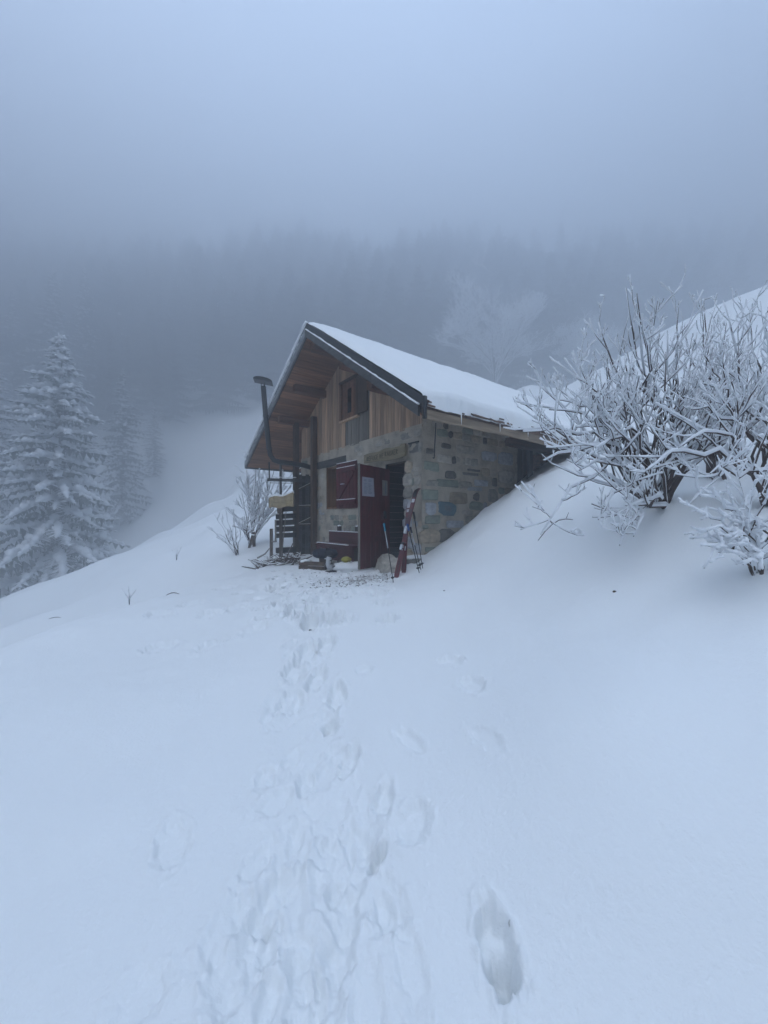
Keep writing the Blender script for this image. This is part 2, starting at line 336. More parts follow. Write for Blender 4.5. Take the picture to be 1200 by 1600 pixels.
foot(640, 1500, 0.04, 0.12, 0.012, -12, .003); foot(520, 1500, 0.05, 0.12, 0.014, 10, .003)
for (a, b) in [(400, 935), (370, 950), (330, 960), (430, 918), (380, 925), (350, 915), (300, 945), (250, 960), (330, 1005), (250, 1010), (400, 980)]:
    foot(a, b, 0.13, 0.16, 0.03, random.uniform(40, 110), 0.006)
rr = random.Random(5)
for k in range(44):
    py = rr.uniform(1000, 1590); cx = np.interp(py, [900, 1130, 1330, 1600], [500, 480, 500, 480]); half = np.interp(py, [930, 1130, 1600], [40, 65, 150])
    foot(cx + rr.uniform(-half, half), py, rr.uniform(.035, .06), rr.uniform(.07, .13), rr.uniform(.008, .022) * (1 if py < 1300 else .6), rr.uniform(-30, 30), rr.uniform(0.002, 0.006))
for k in range(40):
    px = rr.uniform(410, 610); py = rr.uniform(897, 965)
    foot(px, py, rr.uniform(.06, .11), rr.uniform(.1, .2), rr.uniform(.03, .06), rr.uniform(0, 180), 0.015)
PATHX = np.array([hit(px, py) for px, py in [(480, 1590), (490, 1450), (510, 1330), (505, 1200), (490, 1130), (480, 1040), (485, 960), (510, 915), (550, 900)]])
DIRTC = [(hit(565, 900), 0.75, 0.62), (hit(515, 903), 0.6, 0.52), (hit(600, 893), 0.5, 0.6), (hit(440, 893), 0.5, 0.36), (hit(515, 1125), 0.05, 0.42), (hit(590, 1338), 0.028, 0.30),
         (hit(485, 962), 0.06, 0.42), (hit(796, 1440), 0.010, 0.5), (hit(602, 1422), 0.016, 0.45), (hit(600, 1240), 0.018, 0.36), (hit(533, 1083), 0.02, 0.4), (hit(470, 892), 0.6, 0.40)]
def terrain(x, y):
    x = np.asarray(x, float); y = np.asarray(y, float)
    z = base(x, y); r = np.sqrt(x * x + y * y)
    z = z + 0.065 * fbm(x * 0.45, y * 0.45, 3, 2) * np.clip(r / 6, 0.3, 1) + 0.014 * fbm(x * 1.15, y * 1.15, 13, 2) * np.clip(r / 3, .4, 1)
    z = z + 0.022 * fbm(x * 0.95 + .4, y * 1.5, 17, 2) * np.clip((5.2 - y) / 1.5, 0, 1) * np.clip(r / 2, .3, 1) * np.clip((np.abs(x + .3) - .5) * 2, 0, 1)
    z = z + 0.14 * noise2(x * .33, y * .33, 19) * np.clip((-x - 3) / 2, 0, 1) * np.clip((r - 8) / 3, 0, 1) * np.clip((34 - r) / 8, 0, 1)
    wd = np.abs((x - 1.6) * (-0.6) + (y - 7.0) * 0.8 + .35); wl = (x - 1.6) * .8 + (y - 7.0) * .6
    z = z + 0.05 * fbm(x * 3.1, y * 3.1, 15, 3) * np.exp(-(wd / .7) ** 2) * np.exp(-((wl - .8) / 2.2) ** 2) + 0.35 * noise2(x * 0.09, y * 0.09, 9) * np.clip((r - 12) / 20, 0, 1)
    near = np.clip(1.4 - r / 14, 0, 1)
    z = z + 0.006 * fbm(x * 2.6, y * 2.6, 5, 3) * near
    dpath = np.full(x.shape, 9.0)
    for i in range(len(PATHX) - 1):
        a = PATHX[i]; b = PATHX[i + 1]; ab = b - a; L = (ab ** 2).sum()
        t = np.clip(((x - a[0]) * ab[0] + (y - a[1]) * ab[1]) / L, 0, 1)
        dpath = np.minimum(dpath, np.hypot(x - a[0] - t * ab[0], y - a[1] - t * ab[1]))
    half = np.interp(y, [0.8, 2.2, 4, 6, 7.2], [0.27, 0.24, 0.27, 0.5, 0.9])
    w = np.clip(1.25 - dpath / half, 0, 1) * (y < 9)
    w = w * w * (3 - 2 * w) * np.interp(y, [.8, 1.6, 2.6], [.75, .85, 1.1])
    cell = fbm(x * 7.5, y * 5.0, 21, 3)
    z = z - 0.028 * w + w * (0.0085 * cell + 0.006 * np.abs(noise2(x * 13, y * 10, 31)) + 0.0030 * np.abs(fbm(x * 30, y * 26, 33, 2)))
    z = z + 0.0011 * fbm(x * 38, y * 38, 35, 2) * np.clip(1.3 - r / 5, 0, 1)
    apron = np.exp(-(((x + 0.5) / 1.5) ** 2 + ((y - 6.7) / 1.0) ** 2))
    z = z + apron * (0.03 * fbm(x * 5, y * 5, 41, 3) - 0.02)
    # wind ridges on the left mound
    z = z + 0.013 * np.sin(x * 2.2 + y * 4.6 + 2 * noise2(x * 0.9, y * 0.9, 51)) * np.exp(-(((x + 1.9) / 1.4) ** 2 + ((y - 4.6) / 1.9) ** 2)) * (0.5 + noise2(x * 1.7, y * 1.7, 52))
    for (fx, fy, fw, fl, dep, rot, rim, flat) in FP:
        c, s = math.cos(rot), math.sin(rot)
        m = (np.abs(x - fx) < fl * 2.6) & (np.abs(y - fy) < fl * 2.6) if fl > fw else (np.abs(x - fx) < fw * 2.6) & (np.abs(y - fy) < fw * 2.6)
        if not m.any(): continue
        xx = x[m] - fx; yy = y[m] - fy
        u = (xx * c - yy * s) / fw; v = (xx * s + yy * c) / fl
        wob = 0.20 * fbm(x[m] * 24, y[m] * 24, 61, 3)
        q = np.sqrt(u * u * (1 + 0.25 * v) + v * v) + wob
        e = 1 / (1 + np.exp((q - 0.9) * (15 if dep > 0.04 else 10)))
        z[m] += -dep * e * (1 + 0.12 * v) + rim * np.exp(-((q - 1.28) / 0.22) ** 2) * (1 + 1.6 * noise2(x[m] * 26, y[m] * 26, 62)) + dep * .10 * e * noise2(x[m] * 40, y[m] * 40, 63)
    return z
def gz(x, y): return float(terrain(np.array([float(x)]), np.array([float(y)]))[0])

def build_ground():
    a1 = np.radians(np.arange(-52, 52.001, 0.14)); a0 = np.radians(np.arange(-180, -52, 3.0)); a2 = np.radians(np.arange(54, 180.1, 3.0))
    ang = np.concatenate([a0, a1, a2])
    r = np.concatenate([[0.02, 0.2, 0.4, 0.6, 0.75], np.exp(np.linspace(math.log(0.85), math.log(9), 400)), np.exp(np.linspace(math.log(9.1), math.log(170), 110)), [230, 400, 900]])
    R, Ag = np.meshgrid(r, ang, indexing='ij')
    X = R * np.sin(Ag); Y = R * np.cos(Ag)
    rc = np.minimum(R, 170.0)
    Z = terrain(rc * np.sin(Ag), rc * np.cos(Ag))
    P = np.stack([X, Y, Z], -1)
    me = grid_mesh('ground', P[:, ::-1], M['ground'])
    d = np.zeros(X.shape)
    for (c, rad, amt) in DIRTC:
        d = np.maximum(d, amt * np.exp(-((X - c[0]) ** 2 + (Y - c[1]) ** 2) / (rad * rad)))
    at = me.attributes.new('dirt', 'FLOAT', 'POINT'); at.data.foreach_set('value', d[:, ::-1].reshape(-1).astype(np.float32))
    o = link('ground', me); tag(o, 'snow covered hillside with a trodden path of boot prints to the hut', None, None, 'structure')
build_ground()

# ------------------------------------------------------------------ haze
hz = MB().box(-950, 950, -950, 950, -60, 106)
m = bpy.data.materials.new('haze'); m.use_nodes = True; nt = m.node_tree; nt.nodes.clear()
pv = nt.nodes.new('ShaderNodeVolumePrincipled'); pv.inputs['Color'].default_value = (0.81, 0.85, 0.905, 1); pv.inputs['Density'].default_value = HAZE; pv.inputs['Anisotropy'].default_value = 0.75
oo = nt.nodes.new('ShaderNodeOutputMaterial'); nt.links.new(pv.outputs[0], oo.inputs['Volume'])
tag(hz.build('haze', m), 'pale cold fog filling the valley', None, None, 'stuff')

# ------------------------------------------------------------------ the hut, local frame: x = along gable to the right, y = into the building, z = height from eye level
J = Vector((0.1, 7.45, 0)); RZ = math.atan2(-0.8, 0.6)
def H(s, d, z=0.0): return Vector((J.x + 0.6 * s + 0.8 * d, J.y - 0.8 * s + 0.6 * d, z))
hut = empty('stone_hut', (J.x, J.y, -0.9), RZ, label='small stone and timber mountain hut with a steep snow covered roof', cat='hut')
hb = empty('tmp', (0, 0, 0)); bpy.data.objects.remove(hb)
# children use z relative to eye level, so shift them up by the empty's base
def part(mb, name, m, parent=None, smooth=False, bevel=0):
    o = mb.build(name, m, parent or hut, smooth, bevel)
    if (parent or hut) is hut: o.location = (0, 0, 0.9)
    return o
SR, ZT, MR, ML, TH = -1.52, 4.13, 0.687, 0.568, 0.285
SE, SW_, D0, D1 = 2.10, -5.60, -1.0, 6.34
def zs(s): return ZT - TH - (MR * (s - SR) if s > SR else ML * (SR - s))
S0, S1 = -3.98, 0.933
WIN = (-2.54, -1.15, 0.26, 1.28); DOOR = (-0.12, 0.50, -1.05, 1.10)
ZB = 1.66

def wallgrid(name, axis, a0, a1, z0, z1, holes, pos, seed, amp=0.014, jag=0.03):
    na = int((a1 - a0) / 0.035) + 1; nz = int((z1 - z0) / 0.035) + 1
    a = np.linspace(a0, a1, na); z = np.linspace(z0, z1, nz); Aq, Z = np.meshgrid(a, z, indexing='ij')
    disp = amp * fbm(Aq * 3.5, Z * 3.5, seed, 4) + amp * 0.5 * np.abs(noise2(Aq * 14, Z * 14, seed + 9))
    ac = (Aq[:-1, :-1] + Aq[1:, 1:]) / 2; zc = (Z[:-1, :-1] + Z[1:, 1:]) / 2
    keep = np.ones(ac.shape, bool)
    for (h0, h1, g0, g1) in holes:
        jg = jag * noise2(zc * 9, ac * 2, seed + 3)
        keep &= ~((ac > h0 - 0.0) & (ac < h1 + jg) & (zc > g0) & (zc < g1))
    if axis == 's': P = np.stack([Aq, pos - disp, Z], -1)
    else: P = np.stack([pos + disp, Aq, Z], -1)
    if axis == 's': P = P  # faces toward -y
    me = grid_mesh(name, P, M['mortar'], True, keep)
    o = link(name, me, hut); o.location = (0, 0, 0.9); return o
wallgrid('wall', 's', S0, S1 + 0.0, -1.3, ZB + 0.02, [WIN, DOOR], 0.0, 70, .017)
wallgrid('wall', 'd', 0.0, 2.81, -1.3, 2.2, [], S1, 80, .019)
# wall cores behind the rendered faces
c = MB()
def core(s0, s1, z0, z1, d0=0.03, d1=0.45): c.box(s0, s1, d0, d1, z0, z1)
core(S0, WIN[0], -1.3, ZB); core(WIN[1], DOOR[0], -1.3, ZB); core(DOOR[1] + 0.02, S1 - 0.03, -1.3, ZB)
core(WIN[0], WIN[1], -1.3, WIN[2]); core(WIN[0], WIN[1], WIN[3], ZB); core(DOOR[0], DOOR[1] + 0.02, DOOR[3], ZB)
part(c, 'wall_core', M['mortar'])
c = MB(); c.box(S1 - 0.45, S1 - 0.03, 0.45, 2.81, -1.3, 2.1); c.box(S0, S0 + 0.4, 0.45, 5.9, -1.3, 2.1); c.box(S0, S1, 5.5, 5.9, -1.3, 2.3)
c.box(S0 + 0.4, S1 - 0.45, 0.45, 5.5, -1.2, -1.0)
part(c, 'side_wall', M['mortar'])
# timber recess at the back of the right side
c = MB()
part(MB().box(0.40, 0.46, 2.81, 5.5, -0.5, 2.05), 'recess_panel', M['soffit'])
for k in range(9):
    d = 2.84 + k * 0.29
    part(MB().box(0.462, 0.49, d, d + 0.27, -0.4, 2.0), 'board', M['larch_grey' if k % 3 else 'beam'])
part(MB().box(0.86, 0.93, 3.28, 3.42, -0.2, 1.62), 'post', M['canvas'])
part(MB().box(0.92, 1.09, 2.35, 5.9, 1.56, 1.72), 'wall_plate', M['beam_long'], bevel=0.008)
part(MB().box(0.62, 0.86, 3.9, 5.4, -0.2, 1.56), 'recess_door', M['soffit'])

# stones --------------------------------------------------------------
def stone_mesh(w, h, pr, inset=0.014):
    pts2 = []
    for (cx, cz, qx, qz) in ((1, -1, 0, 1), (1, 1, -1, 0), (-1, 1, 0, -1), (-1, -1, 1, 0)):
        ch = min(w, h) * random.uniform(.08, .38); X0 = cx * w / 2 * random.uniform(.93, 1.02); Z0 = cz * h / 2 * random.uniform(.9, 1.03)
        if qx == 0: pts2.append((X0 - cx * ch * random.uniform(.7, 1.6), Z0)); pts2.append((X0, Z0 - cz * ch * random.uniform(.5, 1)))
        else: pts2.append((X0, Z0 - cz * ch * random.uniform(.5, 1))); pts2.append((X0 - cx * ch * random.uniform(.7, 1.6), Z0))
        if w > .2 and cz * (1 if qx == 0 else 1) and random.random() < .5 and qx != 0: pts2.append((random.uniform(-.1, .1) * w, cz * h / 2 * random.uniform(.94, 1.06)))
    nn = len(pts2); v = []
    for (x, z) in pts2: v.append((x, 0.03, z))
    for (x, z) in pts2: v.append((x, -pr * random.uniform(.3, .7), z))
    for (x, z) in pts2:
        L = math.hypot(x, z); f = max(0.5, 1 - inset * random.uniform(1, 1.8) / L); v.append((x * f, -pr * random.uniform(.85, 1.1), z * f))
    v.append((random.uniform(-.2, .2) * w, -pr * random.uniform(1.0, 1.35), random.uniform(-.15, .15) * h))
    f = []
    for i in range(nn):
        j = (i + 1) % nn
        f.append((i, j, nn + j, nn + i)); f.append((nn + i, nn + j, 2 * nn + j, 2 * nn + i)); f.append((2 * nn + i, 2 * nn + j, 3 * nn))
    b = MB(); b.add(v, f); return b
def place_stone(wall, a, z, w, h, pr, m, lab=None, tilt=None):
    o = stone_mesh(w, h, pr).build('stone', M[m], hut, smooth=False)
    t = random.uniform(-.05, .05) if tilt is None else tilt
    if wall == 'g': o.location = (a, 0, z + 0.9); o.rotation_euler = (0, t, 0)
    else: o.location = (S1, a, z + 0.9); o.rotation_euler = (0, t, PI / 2)
    if lab: o['label'] = lab
    return o
def inhole(s, z, w, h, holes, pad=0.02):
    return any(s + w / 2 > a - pad and s - w / 2 < b + pad and z + h / 2 > c_ - pad and z - h / 2 < d_ + pad for (a, b, c_, d_) in holes)
nst = 0
# special stones of the side wall (px centre, w px, h px)
SPEC = []
def spec(px, py, wp, hp, m, lab=None):
    k = (px - 600) / 600.0; d = (6.70 * k - 0.66) / (0.8 - 0.6 * k); D = 6.70 + 0.6 * d
    z = (HZ - py) / F * D
    # horizontal scale: how many px per metre along d
    k1 = (0.66 + 0.8 * (d + .1)) / (6.7 + .6 * (d + .1)); ppm = (k1 - k) * 600 / .1
    w = wp / ppm; h = hp * D / F
    SPEC.append((d - w / 2, d + w / 2, z - h / 2, z + h / 2)); place_stone('d', d, z, w * 1.04, h * 1.06, 0.028, m, lab, 0.0)
spec(699, 755, 34, 11, 'stone_green', 'long flat green stone'); spec(698, 795, 28, 21, 'stone_teal', 'blue green block with dark marks')
spec(673, 795, 16, 19, 'stone_pale'); spec(764, 713, 23, 14, 'stone_pale', 'pale rounded stone'); spec(790, 717, 22, 18, 'stone_pale')
spec(752, 755, 20, 9, 'stone_pale'); spec(741, 764, 22, 6, 'stone_pale'); spec(676, 812, 22, 13, 'stone_green'); spec(711, 819, 26, 11, 'stone_pale')
spec(698, 836, 24, 20, 'stone_dark'); spec(672, 838, 32, 20, 'stone_ochre'); spec(727, 703, 26, 12, 'stone_grey'); spec(697, 697, 14, 8, 'stone_dark')
spec(671, 705, 12, 9, 'stone_dark'); spec(740, 735, 19, 3.5, 'stone_dark'); spec(735, 741, 24, 4, 'stone_dark'); spec(672, 773, 24, 16, 'stone_green')
spec(716, 778, 26, 17, 'stone_ochre'); spec(744, 776, 9, 12, 'stone_dark'); spec(770, 775, 14, 20, 'stone_grey'); spec(790, 745, 22, 20, 'stone_grey')
spec(727, 758, 20, 10, 'stone_grey'); spec(704, 742, 16, 12, 'stone_dark'); spec(675, 755, 18, 10, 'stone_grey')
MATW = ['stone_grey'] * 6 + ['stone_ochre'] * 3 + ['stone_green'] * 2 + ['stone_dark'] * 2 + ['stone_pale']
z = -1.0
while z < 2.05:
    h = random.uniform(0.07, 0.19); a = random.uniform(0, .1)
    while a < 2.74:
        w = random.uniform(.12, .42); w = min(w, 2.8 - a)
        cz = z + h / 2; ca = a + w / 2
        gl = -0.85 + (0.77 + 0.75) * (ca / 2.81)
        clash = any(a < q[1] + .01 and a + w > q[0] - .01 and z < q[3] + .005 and z + h > q[2] - .005 for q in SPEC)
        if w > 0.08 and cz > gl and not clash and random.random() < (0.92 if z < 1.3 else 0.7):
            place_stone('d', ca, cz, w - .012, h - .008, random.uniform(.008, .034), random.choice(MATW)); nst += 1
        a += w
    z += h
z = -1.0
while z < ZB - 0.04:
    h = random.uniform(0.08, 0.2); a = S0 + random.uniform(0, .1); h = min(h, ZB - z - .01)
    while a < S1 - .03:
        w = random.uniform(.12, .42); w = min(w, S1 - a)
        ca, cz = a + w / 2, z + h / 2
        dens = 0.42 if cz > 0.9 else 0.68
        if ca > 0.45: dens = 0.75
        if cz > -0.98 and w > .08 and h > .05 and not inhole(ca, cz, w, h, [WIN, DOOR, (-2.98, -1.55, 1.28, 1.47), (-0.8, 0.66, 1.1, 1.4)]) and random.random() < dens and not (-1.0 < ca < -0.1 and cz < 0.9 and random.random() < .5):
            place_stone('g', ca, cz, w - .014, h - .01, random.uniform(.003, .012 if ca < .45 else .024), random.choice(['stone_grey'] * 5 + ['stone_ochre'] * 2 + ['stone_pale', 'stone_green'])); nst += 1
        a += w
    z += h
# quoins along the right door jamb
z = -0.92
while z < 1.05:
    h = random.uniform(.13, .26); h = min(h, 1.08 - z)
    if h > .06: place_stone('g', DOOR[1] + .07 + random.uniform(-.02, .02), z + h / 2, random.uniform(.2, .28), h - .015, random.uniform(.02, .035), random.choice(['stone_grey', 'stone_pale', 'stone_grey', 'stone_ochre'])); nst += 1
    z += h
# reveals of the doorway: dark courses
z = -0.95
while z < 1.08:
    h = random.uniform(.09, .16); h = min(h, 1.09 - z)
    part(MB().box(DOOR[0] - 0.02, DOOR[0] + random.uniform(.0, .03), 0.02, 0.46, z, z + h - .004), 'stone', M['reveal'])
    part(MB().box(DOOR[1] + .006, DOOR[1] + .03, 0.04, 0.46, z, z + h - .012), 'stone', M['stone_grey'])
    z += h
part(MB().box(DOOR[0], DOOR[1], 0.06, 0.45, 1.06, 1.098), 'door_lintel', M['beam'])
# inner dark plank partition and side so that the doorway looks into a dark room
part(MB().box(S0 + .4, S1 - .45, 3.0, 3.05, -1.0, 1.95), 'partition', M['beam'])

# teal block marks
mk = MB()
for (x, zz, w_, h_) in [(-.07, .02, .012, .09), (-.035, .0, .012, .1), (0.0, .01, .012, .1), (.035, 0, .012, .1), (.07, -.01, .012, .08)]:
    mk.box(x - w_ / 2, x + w_ / 2, -0.002, 0.0, zz - h_ / 2, zz + h_ / 2)
q = SPEC[1]; o = mk.build('painted_mark', M['stone_dark'], hut); o.location = (S1 + .039, (q[0] + q[1]) / 2, (q[2] + q[3]) / 2 + .9); o.rotation_euler = (0, 0, PI / 2)

# ground floor window ---------------------------------------------------
w0, w1, g0, g1 = WIN
win = part(MB().box(w0, w0 + 0.035, 0.0, .34, g0, g1).box(w1 - .035, w1, 0.03, .34, g0, g1).box(w0 + .035, w1 - .035, 0.03, .34, g1 - .035, g1).box(w0 + .035, w1 - .035, 0.02, .34, g0, g0 + .035), 'window', M['brownwood'])
fr = MB(); fr.box(w0 + .04, w0 + .11, .26, .31, g0 + .04, g1 - .04).box(w1 - .11, w1 - .04, .26, .31, g0 + .04, g1 - .04).box(w0 + .11, w1 - .11, .26, .31, g1 - .11, g1 - .04).box(w0 + .11, w1 - .11, .26, .31, g0 + .04, g0 + .11)
fr.box((w0 + w1) / 2 - .03, (w0 + w1) / 2 + .03, .26, .31, g0 + .11, g1 - .11)
fr.build('window_frame', M['brownwood'], win); MB().box(w0 + .11, w1 - .11, .28, .286, g0 + .11, g1 - .11).build('pane', M['glass'], win)
part(MB().box(-2.97, -1.58, -0.035, 0.12, 1.29, 1.46), 'window_lintel', M['grey_beam'], bevel=.01)
# open shutter
sh0 = H(-1.117, -0.03); 
shp = empty('shutter_pivot', (0, 0, 0)); bpy.data.objects.remove(shp)
def leafframe(a, b):      # local frame from a to b in hut space -> function
    a = Vector((a[0], a[1], 0)); b = Vector((b[0], b[1], 0)); e = (b - a); L = e.length; e.normalize(); nrm = Vector((e.y, -e.x, 0))
    return a, e, nrm, L
def leafbox(mb, fr_, x0, x1, t0, t1, z0, z1):
    a, e, nr, L = fr_
    P = [a + e * x + nr * t for (x, t) in [(x0, t0), (x1, t0), (x1, t1), (x0, t1)]]
    mb.box8([(p.x, p.y, z0) for p in P] + [(p.x, p.y, z1) for p in P]); return mb
def tohut(Xw, Yw):
    dx, dy = Xw - J.x, Yw - J.y; return (0.6 * dx - 0.8 * dy, 0.8 * dx + 0.6 * dy)
sa = tohut(-.57, 8.33); sb = tohut(-1.095, 8.98)      # hinge (right), free edge (left)
fs_ = leafframe(sb, sa); L = fs_[3]
if (fs_[2].y > 0): pass
sgn = -1 if fs_[2].y > 0 else 1     # outward is toward -y
def lb(mb, x0, x1, t0, t1, z0, z1): return leafbox(mb, fs_, x0, x1, min(sgn * t0, sgn * t1), max(sgn * t0, sgn * t1), z0, z1)
zb0, zb1 = 0.26, 1.29
shut = None
for k in range(6):
    x0 = L * k / 6; x1 = L * (k + 1) / 6 - .006
    mb = lb(MB(), x0, x1, 0, .022, zb0, zb1)
    if shut is None: shut = part(MB().add(mb.v, mb.f), 'shutter', M['maroon'])
    else: mb.build('board', M['maroon'], shut)
for zz in (zb1 - .16, zb0 + .14):
    lb(MB(), .03, L - .03, .023, .05, zz - .05, zz + .05).build('batten', M['maroon'], shut)
    lb(MB(), .05, L - .06, .024, .052, zz + .052, zz + .066).build('snow_strip', M['snow'], shut)
lb(MB(), .01, L - .03, .0, .03, zb1 + .001, zb1 + .014).build('snow_strip', M['snow'], shut)
a_, e_, n_, _ = fs_
for sd in (1,):
    p0 = a_ + e_ * .1 + n_ * sgn * .035; p1 = a_ + e_ * (L - .12) + n_ * sgn * .035
    MB().bar((p0.x, p0.y, zb0 + .22), (p1.x, p1.y, zb1 - .24), .08, .024, up=(n_.x, n_.y, 0)).build('brace', M['maroon'], shut)
lb(MB(), .22, .36, .03, .06, .80, .822).build('latch', M['steel'], shut)

# door leaf --------------------------------------------------------------
da = tohut(0.1, 7.44); db = tohut(-.4236, 6.69)
fd = leafframe(db, da); LD = fd[3]
def side_to_cam(fr_):
    a, e, nr, L_ = fr_
    cs = tohut(0, 0); v_ = Vector((cs[0], cs[1], 0)) - a
    return 1 if v_.dot(nr) > 0 else -1
sg = side_to_cam(fd)
def db_(mb, x0, x1, t0, t1, z0, z1): return leafbox(mb, fd, x0, x1, min(sg * t0, sg * t1), max(sg * t0, sg * t1), z0, z1)
zd0, zd1 = -0.87, 0.975
door = part(db_(MB(), 0, LD, -.03, 0, zd0, zd1), 'door', M['maroon'])
for k in range(6):
    db_(MB(), LD * k / 6 + .003, LD * (k + 1) / 6 - .003, 0.001, .014, zd0 + .01, zd1 - .01).build('board', M['maroon'], door)
db_(MB(), -.012, 0.0, -.032, .016, zd0, zd1 + .006).build('edge_strip', M['larch_grey'], door)
for zz in (-.35,): db_(MB(), .02, LD - .02, .015, .035, zz - .05, zz + .05).build('batten', M['maroon'], door)
db_(MB(), .70, .74, .015, .06, .02, .16).build('handle', M['metal'], door)
# notices pinned to the door: things of their own
def leafthing(name, x, z, w, h, label, cat, m, lines, skew=0.0):
    a, e, nr, L_ = fd
    p = a + e * x + nr * sg * .0165
    wp = H(p.x, p.y, z)
    th = empty(name, wp, 0, label=label, cat=cat)
    ew = (Vector(H(*(a + e)[:2])) - Vector(H(*a[:2]))).normalized(); nw = (Vector(H(*(a + nr * sg)[:2])) - Vector(H(*a[:2]))).normalized()
    def bx(x0, x1, z0, z1, t0, t1, sk=0):
        return MB().box8([tuple(ew * xx + nw * t + Vector((0, 0, z0))) for (xx, t) in [(x0, t0), (x1 + sk, t0), (x1 + sk, t1), (x0, t1)]] + [tuple(ew * xx + nw * t + Vector((0, 0, z1))) for (xx, t) in [(x0, t0), (x1, t0), (x1, t1), (x0, t1)]])
    bx(-w / 2, w / 2, -h / 2, h / 2, 0, .003, skew).build('sheet', m, th)
    for (x0, x1, zz, hh) in lines:
        bx(x0 * w, x1 * w, zz * h - hh / 2, zz * h + hh / 2, .0032, .0042).build('printed_line', M['ink'], th)
    return th
ln = []
rl = random.Random(3)
for k in range(11):
    zz = .38 - k * .072
    if k in (2,): continue
    ln.append((-.38, -.38 + rl.uniform(.2, .36), zz, .009)); ln.append((.03, .03 + rl.uniform(.2, .34), zz, .009))
leafthing('notice', 0.215, 0.585, 0.33, 0.335, 'white printed notice sheet pinned to the open maroon door', 'notice', M['paper'], ln, 0.03)
leafthing('notice', 0.745, 0.60, 0.17, 0.29, 'narrow curled cream paper on the maroon door beside the hinge', 'notice', M['paper_warm'], [(.05, .2, 0, .22)])

# sign above the doorway -------------------------------------------------
sgn_o = empty('name_sign', H(-.06, -.09, 1.25), RZ, label='wavy pale wooden sign with carved dark lettering above the doorway', cat='sign')
N = 26; v = []; f = []
for i in range(N + 1):
    t = i / N; x = -.66 + 1.32 * t
    top = .085 + .05 * math.exp(-((t - .56) / .13) ** 2) + .03 * math.sin(t * 9) * .5 + (.03 if t > .9 else 0); bot = -.105 + .02 * math.sin(t * 5 + 1) + .015 * (t > .93)
    for (yy, zz) in [(-.02, bot), (.02, bot), (.02, top), (-.02, top)]: v.append((x, yy, zz))
for i in range(N):
    for k in range(4): f.append((i * 4 + k, i * 4 + (k + 1) % 4, i * 4 + 4 + (k + 1) % 4, i * 4 + 4 + k))
f += [(3, 2, 1, 0), tuple(N * 4 + k for k in range(4))]
MB().add(v, f).build('plank', M['signwood'], sgn_o)
lt = MB(); rl = random.Random(9); x = -.54
glyph = [[(0, 0, 0, 1), (0, 1, .6, .8), (.6, .8, 0, .5), (0, .5, .6, 0)], [(0, 0, 0, 1), (0, 1, .6, 1), (0, .5, .5, .5), (0, 0, .6, 0)], [(0, 0, 0, 1), (0, 1, .6, 1), (0, .5, .5, .5)], [(0, 1, 0, 0), (0, 0, .6, 0), (.6, 0, .6, 1)],
         [(.6, 1, 0, .8), (0, .8, 0, .1), (0, .1, .6, 0), (.6, 0, .6, .45)], [(0, 0, 0, 1), (0, 1, .6, .5), (.6, .5, 0, 0)], [(0, 0, .3, 1), (.3, 1, .6, 0), (.1, .4, .5, .4)]]
for gi in [0, 1, 2, 3, 4, 1, None, 5, 1, None, 0, 6, 3, 6, 1, 0]:
    if gi is not None:
        hh = .085; zz0 = -.055 + .02 * (x > 0) 
        for (a, b, c2, d2) in glyph[gi]:
            lt.bar((x + a * .07, -.0215, zz0 + b * hh), (x + c2 * .07, -.0215, zz0 + d2 * hh), .004, .014, up=(0, 0, 1) if abs(a - c2) > .2 else (1, 0, 0))
        x += .068
    else: x += .035
lt.build('lettering', M['carve'], sgn_o)
part(MB().box(.61, .86, -.01, .1, 1.2, 1.36), 'wall_niche', M['stone_dark'])
part(MB().box(.60, .87, -.035, .03, 1.361, 1.385), 'niche_sill', M['grey_beam'])

# gable boards -------------------------------------------------------------
LW = (-1.80, -1.07, 2.28, 3.10)
s = S0
def gboard(s0, s1, zb, zt0, zt1, m, d=0.0):
    part(MB().box8([(s0, d, zb), (s1, d, zb), (s1, d + .024, zb), (s0, d + .024, zb), (s0, d, zt0), (s1, d, zt1), (s1, d + .024, zt1), (s0, d + .024, zt0)]), 'board', M[m])
part(MB().add([(S0, .05, ZB), (S1, .05, ZB), (S1, .05, zs(S1)), (SR, .05, zs(SR)), (S0, .05, zs(S0)), (S0, .1, ZB), (S1, .1, ZB), (S1, .1, zs(S1)), (SR, .1, zs(SR)), (S0, .1, zs(S0))],
              [(0, 1, 2, 3, 4), (9, 8, 7, 6, 5)]), 'gable_backing', M['beam'])
while s < S1 - .01:
    w = random.uniform(.105, .165); e = min(s + w, S1)
    for cut in (LW[0], LW[1], -0.68):
        if s < cut < e: e = cut if cut - s > .05 else e
    dd = random.uniform(-.004, .006); zb = ZB - .012 + random.uniform(-.012, .012)
    m_ = 'larch'
    if LW[0] - .01 <= s < LW[1] - .02:
        m_ = 'larch_grey' if s > -1.65 else 'larch'
        gboard(s + .004, e - .004, zb, LW[2], LW[2], m_, dd)
        if zs((s + e) / 2) > LW[3]: gboard(s + .004, e - .004, LW[3], zs(s + .004) if s > SR or e < SR else zs(s), zs(e), 'larch', dd)
    else:
        m_ = 'larch_grey' if (-1.07 <= s < -.7 and True) else 'larch'
        if s > .35: m_ = 'larch'
        gboard(s + .004, e - .004, zb, zs(s + .004), zs(e - .004), m_, dd)
    s = e
